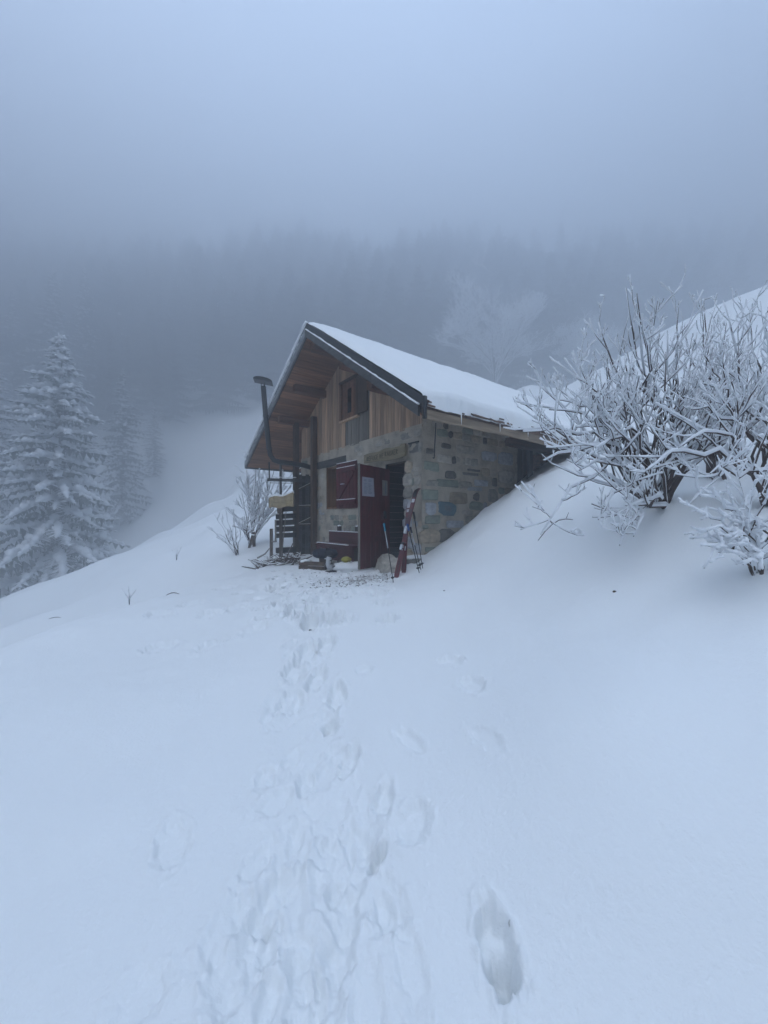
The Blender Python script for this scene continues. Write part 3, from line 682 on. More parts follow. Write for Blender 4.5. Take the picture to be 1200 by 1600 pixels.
# loft window
lw = part(MB().box(LW[0], LW[1], .0, .03, LW[2], LW[3]), 'window', M['soffit'])
MB().box(LW[0] - .02, LW[0] + .05, -.05, 0, LW[2] - .02, LW[3]).build('window_frame', M['beam_long'], lw)
MB().box(LW[1] - .05, LW[1] + .01, -.05, 0, LW[2] - .02, LW[3]).build('window_frame', M['beam'], lw)
MB().box(LW[0] - .02, LW[1] + .03, -.07, 0, LW[2] - .06, LW[2] - .021).build('sill', M['larch'], lw)
MB().box(LW[0] - .02, LW[1] + .03, -.07, 0, LW[3] + .001, LW[3] + .05).build('window_head', M['beam'], lw)
MB().box(LW[0] + .28, LW[0] + .42, -.012, 0, LW[2] + .12, LW[3] - .16).build('pane', M['glass'], lw)
for k in range(4): MB().box(LW[0] + .055 + k * .155, LW[0] + .2 + k * .155, -.008, 0, LW[2] + .02, LW[3] - .01).build('board', M['beam_long'], lw) if k != 2 else None
lsh = part(MB().box(-1.055, -.70, -.05, -.02, LW[2] + .0, LW[3] + .05), 'loft_shutter', M['beam'])

# purlins, posts ------------------------------------------------------------
for (sp, w_) in [(SR, .18), (.50, .16), (-3.55, .16), (-.45, .14), (-2.6, .14)]:
    hgt = .2 if sp == SR else .17
    zt_ = min(zs(sp - w_ / 2), zs(sp + w_ / 2)) - .006
    part(MB().box(sp - w_ / 2, sp + w_ / 2, -.82 if sp != SR else -.88, 5.9, zt_ - hgt, zt_), 'purlin', M['beam_long'], bevel=.008)
gnd = lambda s_, d_: gz(H(s_, d_).x, H(s_, d_).y)
part(MB().box(-3.58, -3.45, -.43, -.30, gnd(-3.5, -.36) - .1, zs(-3.5) - .19), 'post', M['beam'], bevel=.008)
part(MB().box(-3.06, -2.94, -.18, -.05, gnd(-3, -.12) - .1, 2.62), 'post', M['beam'], bevel=.008)

# soffit boards ----------------------------------------------------------------
def slab(s0, s1, d0, d1, o0, o1):      # a prism following the roof slope; o = heights above the soffit line
    return MB().box8([(s0, d0, zs(s0) + o0), (s1, d0, zs(s1) + o0), (s1, d1, zs(s1) + o0), (s0, d1, zs(s0) + o0),
                      (s0, d0, zs(s0) + o1), (s1, d0, zs(s1) + o1), (s1, d1, zs(s1) + o1), (s0, d1, zs(s0) + o1)])
for (a, b) in ((SR + .001, SE - .03), (SW_ + .03, SR - .001)):
    s = a
    while s < b - .02:
        w = random.uniform(.13, .19); e = min(s + w, b)
        off = random.uniform(0, .008)
        part(slab(s + .004, e - .004, D0 + .02, D1 - .02, off, off + .024), 'soffit_board', M['soffit'])
        s = e
# roof deck
dk = slab(SR, SE - .036, D0 + .01, D1, .034, TH - .01); d2 = slab(SW_, SR, D0 + .01, D1, .034, TH - .01); dk.add(d2.v, d2.f)
roof = part(dk, 'roof', M['flash'])
# verge: fascia board and flashing above it, each slope
for (a, b, nm) in ((SR, SE, 'r'), (SW_, SR, 'l')):
    na = 3
    for k in range(na):
        s0 = a + (b - a) * k / na + .003; s1 = a + (b - a) * (k + 1) / na - .003
        sq = .09 if (nm == 'r' and k == 2) else 0
        slab(s0, s1 - sq, D0 - .055, D0 - .02, -.012, .135).build('verge_board', M['verge' if nm == 'r' else 'paleverge'], roof)
        slab(s0, s1, D0 - .02, D0 + .008, .13, TH + .004).build('flashing', M['flash'], roof)
    # snow along the ledge
    P = []; R_ = []
    for k in range(46):
        t = k / 45; ss = a + (b - a - (.1 if nm == 'r' else 0)) * t
        P.append((ss, D0 - .036 + random.uniform(-.006, .006), zs(ss) + .145 + random.uniform(-.004, .006))); R_.append(.017 + random.uniform(-.007, .008))
    MB().tube(P, R_, 6).build('ledge_snow', M['snow'], roof, True)
    if nm == 'l':
        P = []; R_ = []
        for k in range(46):
            t = k / 45; ss = a + (b - a) * t
            P.append((ss, D0 - .02, zs(ss) + TH + .016)); R_.append(.036 + random.uniform(-.007, .008))
        MB().tube(P, R_, 6).build('ledge_snow', M['snow'], roof, True)
MB().box(2.09, 2.13, D0 - .05, D0 - .0, zs(2.1) + .0, zs(2.1) + .30).build('verge_end', M['flash'], roof)
# eave boards
for k in range(3):
    y0 = D0 - .04 + k * 2.46; 
    MB().box(2.07, 2.10, y0 + .003, y0 + 2.455, zs(2.08) - .012 + random.uniform(-.005, .005), zs(2.08) + .12).build('eave_board', M['eave'], roof); MB().box(2.071, 2.102, y0 + .003, y0 + 2.455, zs(2.08) + .124, zs(2.08) + .25).build('eave_board', M['shingle'], roof)
MB().box(-5.64, -5.60, D0 - .04, D1, zs(-5.6) - .02, zs(-5.6) + .22).build('eave_board', M['verge'], roof)
# shingles peeping from under the snow
y = D0 + .02
while y < D1 - .1:
    w = random.uniform(.10, .22); out = random.uniform(-.02, .10); 
    s0, s1 = 1.72, 2.11 + out * .6; o0 = TH - .10 + random.uniform(-.03, .03)
    slab(s0, s1, y + .004, y + w - .004, o0, o0 + .022).build('shingle', M['shingle'], roof)
    s1b = 2.02 + random.uniform(-.03, .1); o1 = o0 + .045
    slab(1.7, s1b, y + .03, y + w + .02, o1, o1 + .02).build('shingle', M['shingle'], roof)
    y += w
# icicles / bent nails
for k in range(5):
    y = D0 + .5 + k * .9 + random.uniform(-.2, .2); s_ = 2.13
    MB().tube([(s_, y, zs(2.1) + .16), (s_, y + .005, zs(2.1) + .06 - random.uniform(0, .06))], [.010, .002], 5).build('icicle', M['snow'], roof, True)
# roof snow
def roof_snow(a, b, thick, seed, edge_jag):
    ns = int(abs(b - a) / .045); nd = int((D1 - D0) / .045)
    t = np.linspace(0, 1, ns); u = np.linspace(0, 1, nd); T, U = np.meshgrid(t, u, indexing='ij')
    d = D0 + .01 + (D1 - D0 + .04) * U
    end = b + edge_jag * (fbm(d * 2.2, d * 0 + 3, seed, 4) * .9 - .02)
    s_ = a + (end - a) * T
    line = ZT - TH - np.where(s_ > SR, MR * (s_ - SR), ML * (SR - s_))
    de = np.minimum(np.minimum(d - D0, D1 + .05 - d) / .30, 1); ee = np.minimum(np.abs(end - s_) / .16, 1)
    prof = np.sqrt(np.clip(1 - (1 - de) ** 2, 0, 1)) * np.sqrt(np.clip(1 - (1 - ee) ** 2, 0, 1))
    th = thick * prof * (1 + .22 * fbm(s_ * .9, d * .9, seed + 5, 3)) + .006 * fbm(s_ * 8, d * 8, seed + 7, 2) * prof
    ridge = np.exp(-((s_ - SR) / .16) ** 2) * -.035
    Pz = line + TH + th + ridge - .006 - .10 * np.exp(-(np.abs(end - s_) / .05) ** 2)
    P = np.stack([s_ + (th * .45) * np.clip(1.2 - np.abs(end - s_) / .35, 0, 1) * np.sign(b - a), d, Pz], -1)
    if b < a: P = P[::-1]
    return grid_mesh('roof_snow', P, M['snow'])
o = link('roof_snow', roof_snow(SR, 2.125, .13, 100, .09), roof); o2 = link('roof_snow', roof_snow(SR, -5.58, .10, 120, .05), roof)

# stove pipe -------------------------------------------------------------------
def inh(v_): s_, d_ = tohut(v_.x, v_.y); return Vector((s_, d_, v_.z))
P = [W(490, 732, 10.0), W(474, 727, 9.9), W(456, 724, 9.75), W(438, 722, 9.65), W(428, 719, 9.6), W(422.5, 711, 9.58), W(420.5, 700, 9.57), W(415, 650, 9.57), W(411.5, 604, 9.57)]
pipe = part(MB().tube([inh(p) for p in P], [.062] * 9, 14), 'stove_pipe', M['metal'], None, True)
pe = inh(P[-1])
cap = MB(); vs = []; fs = []; nu = 16
axc = Vector(tohut(J.x - .2, J.y + 1.0) + (0,)).normalized(); axc = Vector((axc.x, axc.y, 0)); sdc = Vector((-axc.y, axc.x, 0)); 
if (H(sdc.x, sdc.y) - H(0, 0)).x < 0: sdc = -sdc
for yy in (-.16, .16):
    for r_, hh in ((.225, .085), (.212, .070)):
        for i in range(nu + 1):
            a = PI * i / nu; p = Vector((pe.x, pe.y, pe.z + .105)) + sdc * (-r_ * math.cos(a)) + axc * yy + Vector((0, 0, hh * math.sin(a) ** .85 + .03 * math.cos(a))); vs.append(p)
n1 = nu + 1
for i in range(nu):
    fs += [(i, i + 1, 2 * n1 + i + 1, 2 * n1 + i), (n1 + i, 3 * n1 + i, 3 * n1 + i + 1, n1 + i + 1), (i, n1 + i, n1 + i + 1, i + 1), (2 * n1 + i, 2 * n1 + i + 1, 3 * n1 + i + 1, 3 * n1 + i)]
fs += [(n1 + nu, n1, 3 * n1, 3 * n1 + nu), tuple(n1 + i for i in range(n1)), tuple(reversed([3 * n1 + i for i in range(n1)]))]
cap.add(vs, fs).build('pipe_cap', M['metal'], pipe)
for k in range(3):
    aa = 2 * PI * k / 3; MB().tube([(pe.x + .05 * math.cos(aa), pe.y + .05 * math.sin(aa), pe.z - .03), (pe.x + .055 * math.cos(aa), pe.y + .055 * math.sin(aa), pe.z + .10)], .010, 5).build('cap_strut', M['metal'], pipe)
for i in (6, 7): 
    q_ = inh(P[i]); MB().tube([q_ + Vector((0, 0, -.02)), q_ + Vector((0, 0, .02))], .07, 14).build('pipe_collar', M['metal'], pipe)
MB().tube([inh(W(420.5, 722, 9.6)), inh(W(421, 750, 9.6))], .018, 6).build('pipe_rod', M['metal'], pipe)
# iron hook rod under the right eave
part(MB().tube([(1.33, -.05, 1.60), (1.32, -.06, 1.3), (1.30, -.06, 1.02)], .010, 6).tube([(1.30, -.06, 1.02), (1.27, -.06, 1.03)], .010, 6), 'iron_rod', M['metal'])
# threshold / plinth at the corner
pl = part(MB().box(.55, 1.12, -.28, 1.3, -1.2, -.66), 'plinth', M['stone_dark'], bevel=.04)
part(MB().ell((.86, .3, -.655), (.24, .75, .045), 12, 6, .05), 'plinth_snow', M['snow'], None, True)
for (sx, dx, w_, h_) in [(.45, -.38, .25, .26), (.75, -.5, .3, .22)]:
    st = MB(); st.ell((sx, dx, -.86), (w_, .2, h_), 9, 6, .12); part(st, 'foundation_stone', M['stone_grey'])

# ------------------------------------------------------------------ bench
bench = empty('bench', H(-1.05, -.45, -.9), RZ, label='maroon painted plank bench against the wall beneath the shuttered window', cat='bench')
def bp(x0, x1, y0, y1, z0, z1, nm, m='maroon_flat', bv=.006): return MB().box(x0, x1, y0, y1, z0 + .9, z1 + .9).build(nm, M[m], bench, False, bv)
bp(-.76, .78, .12, .15, -.54, -.26, 'backrest'); bp(-.76, .78, -.22, .11, -.535, -.50, 'seat'); bp(-.74, .76, -.20, -.17, -.83, -.54, 'front_board')
MB().box(-.76, .78, .115, .155, .641, .655).build('snow_strip', M['snow'], bench); MB().box(-.70, .6, -.22, -.19, .401, .415).build('snow_strip', M['snow'], bench)
for x in (-.45, .28):
    bp(x, x + .11, .155, .21, -.95, -.14, 'post', 'beam'); MB().ell((x + .055, .18, .765), (.06, .035, .022), 8, 5).build('post_snow', M['snow'], bench, True)
for x in (-.70, .64): bp(x, x + .06, -.16, .10, -.95, -.54, 'leg', 'beam')

# ------------------------------------------------------------------ skis and poles leaning by the doorway
def ski(A, B, wid, label, tipdark):
    A = Vector(A); B = Vector(B); th = empty('ski', A, 0, label=label, cat='ski', group='touring skis leaning by the doorway')
    d = (B - A); Ls = d.length; d.normalize(); x = Vector((0.86, -0.5, 0)); x = (x - d * x.dot(d)).normalized(); nrm = x.cross(d).normalized()
    if nrm.y > 0: nrm = -nrm
    def prof(t): return wid * (1 - .22 * math.sin(PI * t)) * (0.55 + .45 * min(1, (1 - t) / .05) ** .5 if t > .95 else 1) * (0.75 + .25 * min(1, t / .03))
    def strip(t0, t1, off, thk, m_, nm, sc=1.0, par=th, n_=10):
        v = []; f = []
        for i in range(n_ + 1):
            t = t0 + (t1 - t0) * i / n_; w = prof(t) / 2 * sc; c_ = d * (t * Ls) + nrm * (off + .10 * max(0, (t - .9) / .1) ** 2 * -1 + .02 * math.sin(PI * t))
            for (a, b) in [(-w, 0), (w, 0), (w, thk), (-w, thk)]: v.append(c_ + x * a + nrm * b)
        for i in range(n_):
            for k in range(4): f.append((i * 4 + k, i * 4 + (k + 1) % 4, i * 4 + 4 + (k + 1) % 4, i * 4 + 4 + k))
        f += [(3, 2, 1, 0), tuple(n_ * 4 + k for k in range(4))]
        return MB().add(v, f).build(nm, m_, par)
    strip(0, 1, 0, .012, M['skired'], 'ski_body', n_=24)
    strip(.86, .985, .013, .002, M['black' if tipdark else 'white'], 'tip_graphic', .72)
    strip(.80, .84, .013, .002, M['white'], 'graphic', .7); strip(.56, .72, .013, .002, M['skigraph'], 'graphic', .8); strip(.05, .2, .013, .002, M['skigraph'], 'graphic', .3)
    for (t0, t1, hh, nm, m_) in [(.28, .33, .05, 'heel_binding', 'steel'), (.34, .36, .03, 'binding_plate', 'black'), (.45, .50, .045, 'toe_binding', 'white'), (.505, .53, .03, 'binding_lever', 'steel')]:
        strip(t0, t1, .013, hh, M[m_], nm, .55, n_=2)
    P_ = []
    for k in range(9): a = PI * k / 8; P_.append(d * (.29 * Ls) + nrm * (.03 + .04 * math.sin(a)) + x * (.045 * math.cos(a)))
    MB().tube(P_, .005, 5).build('ski_brake', M['metal'], th, True)
    return th
def gpt(px, py):
    for D in np.arange(4.5, 8.5, .02):
        p = W(px, py, D)
        if p.z < gz(p.x, p.y): return p
    return W(px, py, 6)
A1 = W(619, 902, 6.05); A2 = W(631, 893, 6.15)
A1.z -= .02; A2.z -= .02
ski(A1, W(652, 759, 6.62), .088, 'red ski with black tip, the taller of the two leaning on the wall', True)
ski(A2, W(640, 779, 6.60), .086, 'red ski with white marked tip crossing in front of its taller twin', False)
def pole(A, B, gm, label, m2='metal'):
    A = Vector(A); B = Vector(B); th = empty('ski_pole', A, 0, label=label, cat='ski pole', group='ski poles beside the doorway'); d = B - A; Lp = d.length; u = d.normalized()
    MB().tube([u * 0, u * (Lp * .55)], [.006, .008], 7).build('lower_shaft', M['black'], th, True)
    MB().tube([u * (Lp * .55), u * (Lp * .86)], [.009, .009], 7).build('upper_shaft', M[m2], th, True)
    MB().tube([u * (Lp * .85), u * (Lp * .87), u * (Lp * .93), u * (Lp * .99), u * Lp], [.012, .018, .016, .021, .013], 9).build('grip', gm, th, True)
    MB().tube([u * .075, u * .085, u * .09], [.022, .030, .008], 10).build('basket', M['black'], th)
    P_ = [u * (Lp * .98)] + [u * (Lp * (.98 - .03 * k)) + Vector((.02 * math.sin(k * 1.0), -.02 * math.sin(k), -.01 * k)) for k in range(1, 5)]
    MB().tube(P_, .004, 5).build('strap', M['black'], th)
pole(W(614.6, 910, 5.75), W(600, 818, 6.45), M['cyan'], 'single ski pole with a cyan grip leaning on the open door', 'steel')
pole(W(655, 895, 5.75), W(636.5, 819, 6.3), M['blue'], 'ski pole with a bright blue grip propped against the red skis', 'metal')
pole(W(657.5, 890, 5.85), W(641, 824, 6.36), M['black'], 'thin black ski pole just behind the one with the blue grip', 'steel')
pole(W(660.5, 888, 5.95), W(646, 800, 6.55), M['black'], 'tallest black ski pole rising behind the red skis to the wall', 'metal')

# ------------------------------------------------------------------ bags on the crate by the porch
cr = empty('old_crate', W(493, 892, 7.55), -.3, label='low weathered wooden crate under the dark rucksack beside the porch', cat='crate')
for k in range(3): MB().box(-.28, .27, -.17, -.145, .0 + k * .085 - .05, .078 + k * .085 - .05).build('plank', M['beam'], cr, False, .004)
for k in range(3): MB().box(.245, .27, -.14, .17, .0 + k * .085 - .05, .078 + k * .085 - .05).build('plank', M['beam'], cr, False, .004)
for k in range(3): MB().box(-.28, -.255, -.14, .17, .0 + k * .085 - .05, .078 + k * .085 - .05).build('plank', M['grey_beam'], cr, False, .004)
MB().box(-.255, .245, -.145, .17, .12, .16).build('lid', M['beam'], cr); MB().ell((-.2, -.02, .19), (.12, .17, .035), 10, 6, .1).build('snow_patch', M['snow'], cr, True)
bk = empty('rucksack', W(508, 873, 7.5), -.25, label='dark navy rucksack lying on its side on the crate', cat='rucksack')
b = MB(); 
nu, nv = 16, 9
vs = []; fs = []
for j in range(nv + 1):
    t = j / nv; xx = -.27 + .54 * t; r = (1 - abs(2 * t - 1) ** 3.2) ** .5
    for i in range(nu):
        a = 2 * PI * i / nu; ca, sa_ = math.cos(a), math.sin(a); q = (abs(ca) ** 3 + abs(sa_) ** 3) ** (-1 / 3)
        vs.append((xx, .13 * r * ca * q * random.uniform(.93, 1.05), .10 + .10 * r * sa_ * q * random.uniform(.92, 1.06)))
for j in range(nv):
    for i in range(nu): fs.append((j * nu + i, j * nu + (i + 1) % nu, (j + 1) * nu + (i + 1) % nu, (j + 1) * nu + i))
fs.append(tuple(reversed(range(nu)))); fs.append(tuple(nv * nu + i for i in range(nu)))
b.add(vs, fs); b.build('bag', M['pack'], bk, True)
MB().ell((.12, -.10, .10), (.10, .05, .07), 10, 7, .06).build('pocket', M['black'], bk, True)
for xx in (-.1, .05): MB().tube([(xx, -.14, .03), (xx + .02, -.145, .12), (xx + .01, -.08, .205), (xx, .05, .21)], .012, 6).build('strap', M['black'], bk, True)
MB().tube([(.05, -.14, .015), (.12, -.16, .03), (.17, -.15, .02)], .010, 6).build('webbing', M['white'], bk, True)
yb = empty('yellow_pouch', W(541, 878, 7.2), .2, label='small yellow stuff bag on the snow beside the rucksack', cat='bag')
MB().ell((0, 0, .045), (.095, .06, .055), 12, 8, .08).build('bag', M['yellow'], yb, True); MB().tube([(.07, 0, .08), (.11, -.02, .11), (.12, -.03, .05)], .008, 5).build('cord', M['black'], yb, True)
bt = empty('ski_boot', W(519, 894, 7.1), .6, label='black and white ski boot standing in the snow before the crate', cat='boot')
MB().add([(-.12, -.045, 0), (.15, -.045, 0), (.15, .045, 0), (-.12, .045, 0), (-.12, -.045, .03), (.15, -.045, .03), (.15, .045, .03), (-.12, .045, .03)], [(0, 3, 2, 1), (4, 5, 6, 7), (0, 1, 5, 4), (1, 2, 6, 5), (2, 3, 7, 6), (3, 0, 4, 7)]).build('sole', M['black'], bt, False, .006)
MB().tube([(.13, 0, .06), (.08, 0, .075), (0, 0, .09), (-.06, 0, .11), (-.075, 0, .16), (-.07, 0, .24), (-.055, 0, .28)], [.03, .045, .052, .058, .058, .055, .052], 12).build('shell', M['white'], bt, True)
MB().tube([(-.053, 0, .27), (-.05, 0, .31)], [.048, .05], 12).build('liner', M['black'], bt, True)
for k in range(3): MB().tube([(-.075 + .05 * (k == 0) , -.058, .1 + .06 * k), (-.02 + .05 * (k == 0), -.05, .11 + .06 * k), (-.01 + .05 * (k == 0), 0, .12 + .06 * k)], .008, 5).build('buckle', M['black'], bt)
# trodden snow heap next to the bench
hp = MB().ell((0, 0, 0), (.40, .25, .12), 26, 12, .16); o = hp.build('snow_heap', M['ground'], None, True); o.location = W(549, 888, 7.25); tag(o, 'lumpy grey heap of shovelled snow beside the bench and bag', 'snow heap')
# snow lumps round the door
cl = MB(); rl = random.Random(12)
for k in range(150):
    px = rl.uniform(425, 612); py = rl.uniform(893, 935) 
    x, y = hit(px, py); r = rl.uniform(.010, .030) * (1.3 - (py - 893) / 80)
    cl.ell((x, y, gz(x, y) + r * .2), (r * rl.uniform(.8, 1.6), r * rl.uniform(.7, 1.3), r * .8), 6, 4, .25)
tag(cl.build('snow_crumbs', M['ground'], None, True), 'crumbs of broken snow scattered on the trodden doorstep', 'snow', None, 'stuff')
cl = MB()
for k in range(140):
    px = rl.gauss(545, 45); py = rl.uniform(892, 916); x, y = hit(px, py); z_ = gz(x, y) + .008; a = rl.uniform(0, PI); L_ = rl.uniform(.015, .05)
    if px > 612: continue
    cl.bar((x, y, z_), (x + L_ * math.cos(a), y + L_ * math.sin(a), z_ + rl.uniform(-.004, .012)), .008, .005)
tag(cl.build('wood_chips', M['soil'], None), 'wood chips and dirt trodden into the snow before the door', 'chips', None, 'stuff')

# ------------------------------------------------------------------ wood rack, slab and scrap at the left of the porch
DR = 9.15
rack = empty('slatted_rack', W(446, 868, DR), 0, label='dark slatted timber rack with snow on every slat left of the porch post', cat='rack')
org = W(446, 868, DR)
def rk(px0, py0, px1, py1, w, h, nm, m, D0_=DR, D1_=None, par=rack, og=org, up=(0, 0, 1), bv=0):
    a = W(px0, py0, D0_) - og; b_ = W(px1, py1, D1_ or D0_) - og; return MB().bar(a, b_, w, h, up).build(nm, M[m], par, False, bv)
for (y_, yh) in [(796, 9), (807.5, 9), (817, 9), (827, 9), (837, 8), (860, 10)]:
    x0 = 431 if y_ > 800 else 433
    rk(x0, y_, 463, y_ - 1.5, .03, yh * .0142, 'slat', 'darkwood', DR)
    mb = MB().bar(W(x0, y_ - yh * .42 - 1.0, DR - .0) - org, W(455 + random.uniform(-3, 6), y_ - yh * .42 - 2.4, DR) - org, .045, .032); mb.build('slat_snow', M['snow'], rack)
rk(439, 882, 439, 792, .06, .07, 'post', 'beam', DR - .06, up=(1, 0, 0)); rk(424, 878, 424, 826, .07, .06, 'post', 'beam', DR + .03, up=(1, 0, 0)); rk(432, 846, 424, 846, .05, .03, 'rail', 'larch_grey', DR - .04)
rk(430.5, 846, 430.5, 812, .035, .035, 'rail', 'larch_grey', DR - .04, up=(1, 0, 0))
fence_o = empty('porch_rail', W(457, 750, 9.8), 0, label='dark horizontal porch rail carried on a thin post under the eave', cat='rail')
og2 = W(457, 750, 9.8)
rk(418, 749.5, 493, 751.5, .05, .075, 'rail', 'grey_beam', 9.75, 9.9, fence_o, og2); 
MB().bar(W(420, 745.2, 9.75) - og2, W(463, 746, 9.8) - og2, .05, .012).build('rail_snow', M['snow'], fence_o)
rk(438.5, 868, 438.5, 722, .06, .05, 'post', 'grey_beam', 9.95, None, fence_o, og2, (1, 0, 0))
rk(422, 754.5, 463, 755, .015, .012, 'wire', 'larch_grey', 9.75, None, fence_o, og2)
# cream slab of wood with snow
sb_o = empty('wood_slab', W(440, 785, DR - .15), 0, label='rough cream slab of timber capped with snow on top of the rack', cat='slab')
v = []; f = []; N = 18
for i in range(N + 1):
    t = i / N; px = 420.5 + 38 * t; bot = 793.5 - 3.5 * t ** 3 - 1.2 * math.sin(t * 11); top = 778.5 - 7.5 * t - 1.5 * math.sin(t * 8); 
    for (yy, py) in [(-.03, bot), (.05, bot), (.05, top), (-.03, top)]:
        p = W(px, py, DR - .15) - W(440, 785, DR - .15); v.append((p.x, yy + .03 * random.uniform(-.3, .3), p.z))
for i in range(N):
    for k in range(4): f.append((i * 4 + k, i * 4 + (k + 1) % 4, i * 4 + 4 + (k + 1) % 4, i * 4 + 4 + k))
f += [(3, 2, 1, 0), tuple(N * 4 + k for k in range(4))]
MB().add(v, f).build('slab', M['creamwood'], sb_o)
P_ = [W(420 + 39 * t, 777.6 - 7.5 * t - 1.5 * math.sin(t * 8), DR - .14) - W(440, 785, DR - .15) for t in [k / 14 for k in range(15)]]
MB().tube(P_, [.03 + random.uniform(-.005, .012) for _ in P_], 8).build('slab_snow', M['snow'], sb_o, True)
rk(437.5, 803, 440, 792, .14, .1, 'block', 'beam', DR - .1, None, sb_o, W(440, 785, DR - .15), (1, 0, 0))
# shed panel between the porch posts
sp = empty('tool_panel', W(480, 868, 10.1), 0, label='dark plank panel with snowy braces between the two porch posts', cat='panel')
og3 = W(480, 868, 10.1)
for k in range(5):
    px = 466.5 + k * 5.5
    rk(px + 2.6, 872, px + 2.6, 742 + random.uniform(-1, 2), .02, .088, 'board', 'darkwood' if k % 2 else 'grey_beam', 10.12, None, sp, og3, (1, 0, 0))
for (x0, y0, x1, y1) in [(467, 765, 489, 754), (467, 818.5, 497, 803.5), (467, 791, 496, 790), (467, 820, 496, 819)]:
    rk(x0, y0, x1, y1, .04, .04, 'brace', 'beam', 10.03, None, sp, og3); 
    MB().bar(W(x0, y0 - 1.2, 10.03) - og3, W(x1, y1 - 1.2, 10.03) - og3, .04, .012).build('brace_snow', M['snow'], sp)
for r_ in (.17, .21, .24):
    c0 = W(478, 842, 10.0) - og3; P_ = [c0 + Vector((r_ * .8 * math.cos(2 * PI * k / 22), 0.01 * k / 22, r_ * math.sin(2 * PI * k / 22))) for k in range(23)]
    MB().tube(P_, .009, 5).build('wire_coil', M['canvas'], sp, True)
# tangle of brushwood
bw = MB(); bs = MB(); rl = random.Random(77)
for k in range(110):
    px = rl.uniform(398, 470); D_ = rl.uniform(8.3, 9.3); x = (px - 600) / F * D_; z_ = gz(x, D_) + rl.uniform(.0, .16) * (1 if px > 420 else .3)
    a = rl.uniform(0, PI); L_ = rl.uniform(.12, .42); e = Vector((L_ * math.cos(a), L_ * math.sin(a), rl.uniform(-.06, .12))); p = Vector((x, D_, z_)); r = rl.uniform(.005, .016)
    bw.tube([p, p + e * .5 + Vector((0, 0, rl.uniform(-.02, .03))), p + e], [r, r * .9, r * .5], 5); 
    if rl.random() < .6: bs.tube([p + Vector((0, 0, r)), p + e * .5 + Vector((0, 0, r + .01)), p + e + Vector((0, 0, r * .6))], [r * .7, r, r * .4], 5)
bwo = bw.build('brushwood_tangle', M['bark'], None, True); tag(bwo, 'tangle of snowy brushwood heaped at the foot of the rack', 'brushwood', None, 'stuff'); bs.build('snow_cap', M['snow'], bwo, True)['kind'] = 'stuff'
# scrap sticks
for (i, (x0, y0, x1, y1, D_, r_, lab)) in enumerate([
    (402, 872, 421, 857, 8.9, .022, 'long grey stick leaning out of the scrap heap over the snow slope'),
    (415, 882, 433, 874, 8.6, .018, 'short flat lath lying lowest before the rack'),
    (412, 877, 458, 871, 8.8, .016, 'thin lath lying along the foot of the rack'),
    (443, 886, 458, 848, 8.6, .016, 'crooked upright stick before the rack'),
    (439, 880, 447, 800, 8.75, .012, 'tall forked twig standing against the slats'),
    (449, 888, 461, 876, 8.5, .03, 'thick dark billet at the foot of the porch post'),
    (428, 886, 446, 881, 8.5, .028, 'pale split billet in the scrap heap'),
    (432, 880, 452, 884, 8.6, .024, 'brown billet lying under the crooked stick')]):
    og4 = W(x0, y0, D_); e_ = W(x1, y1, D_) - og4; mid = e_ * .5 + Vector((random.uniform(-.04, .04), 0, random.uniform(-.02, .04)))
    th = empty('scrap_stick', og4, 0, label=lab, cat='stick', group='scrap wood by the rack')
    MB().tube([(0, 0, 0), mid, e_], [r_, r_ * .9, r_ * .6], 7).build('stick', M['bark' if i % 2 else 'larch_grey'], th, True)
    MB().tube([Vector((0, 0, r_ * .8)), mid + Vector((0, 0, r_ * .8)), e_ + Vector((0, 0, r_ * .6))], [r_ * .6, r_ * .7, r_ * .3], 6).build('snow_cap', M['snow'], th, True)

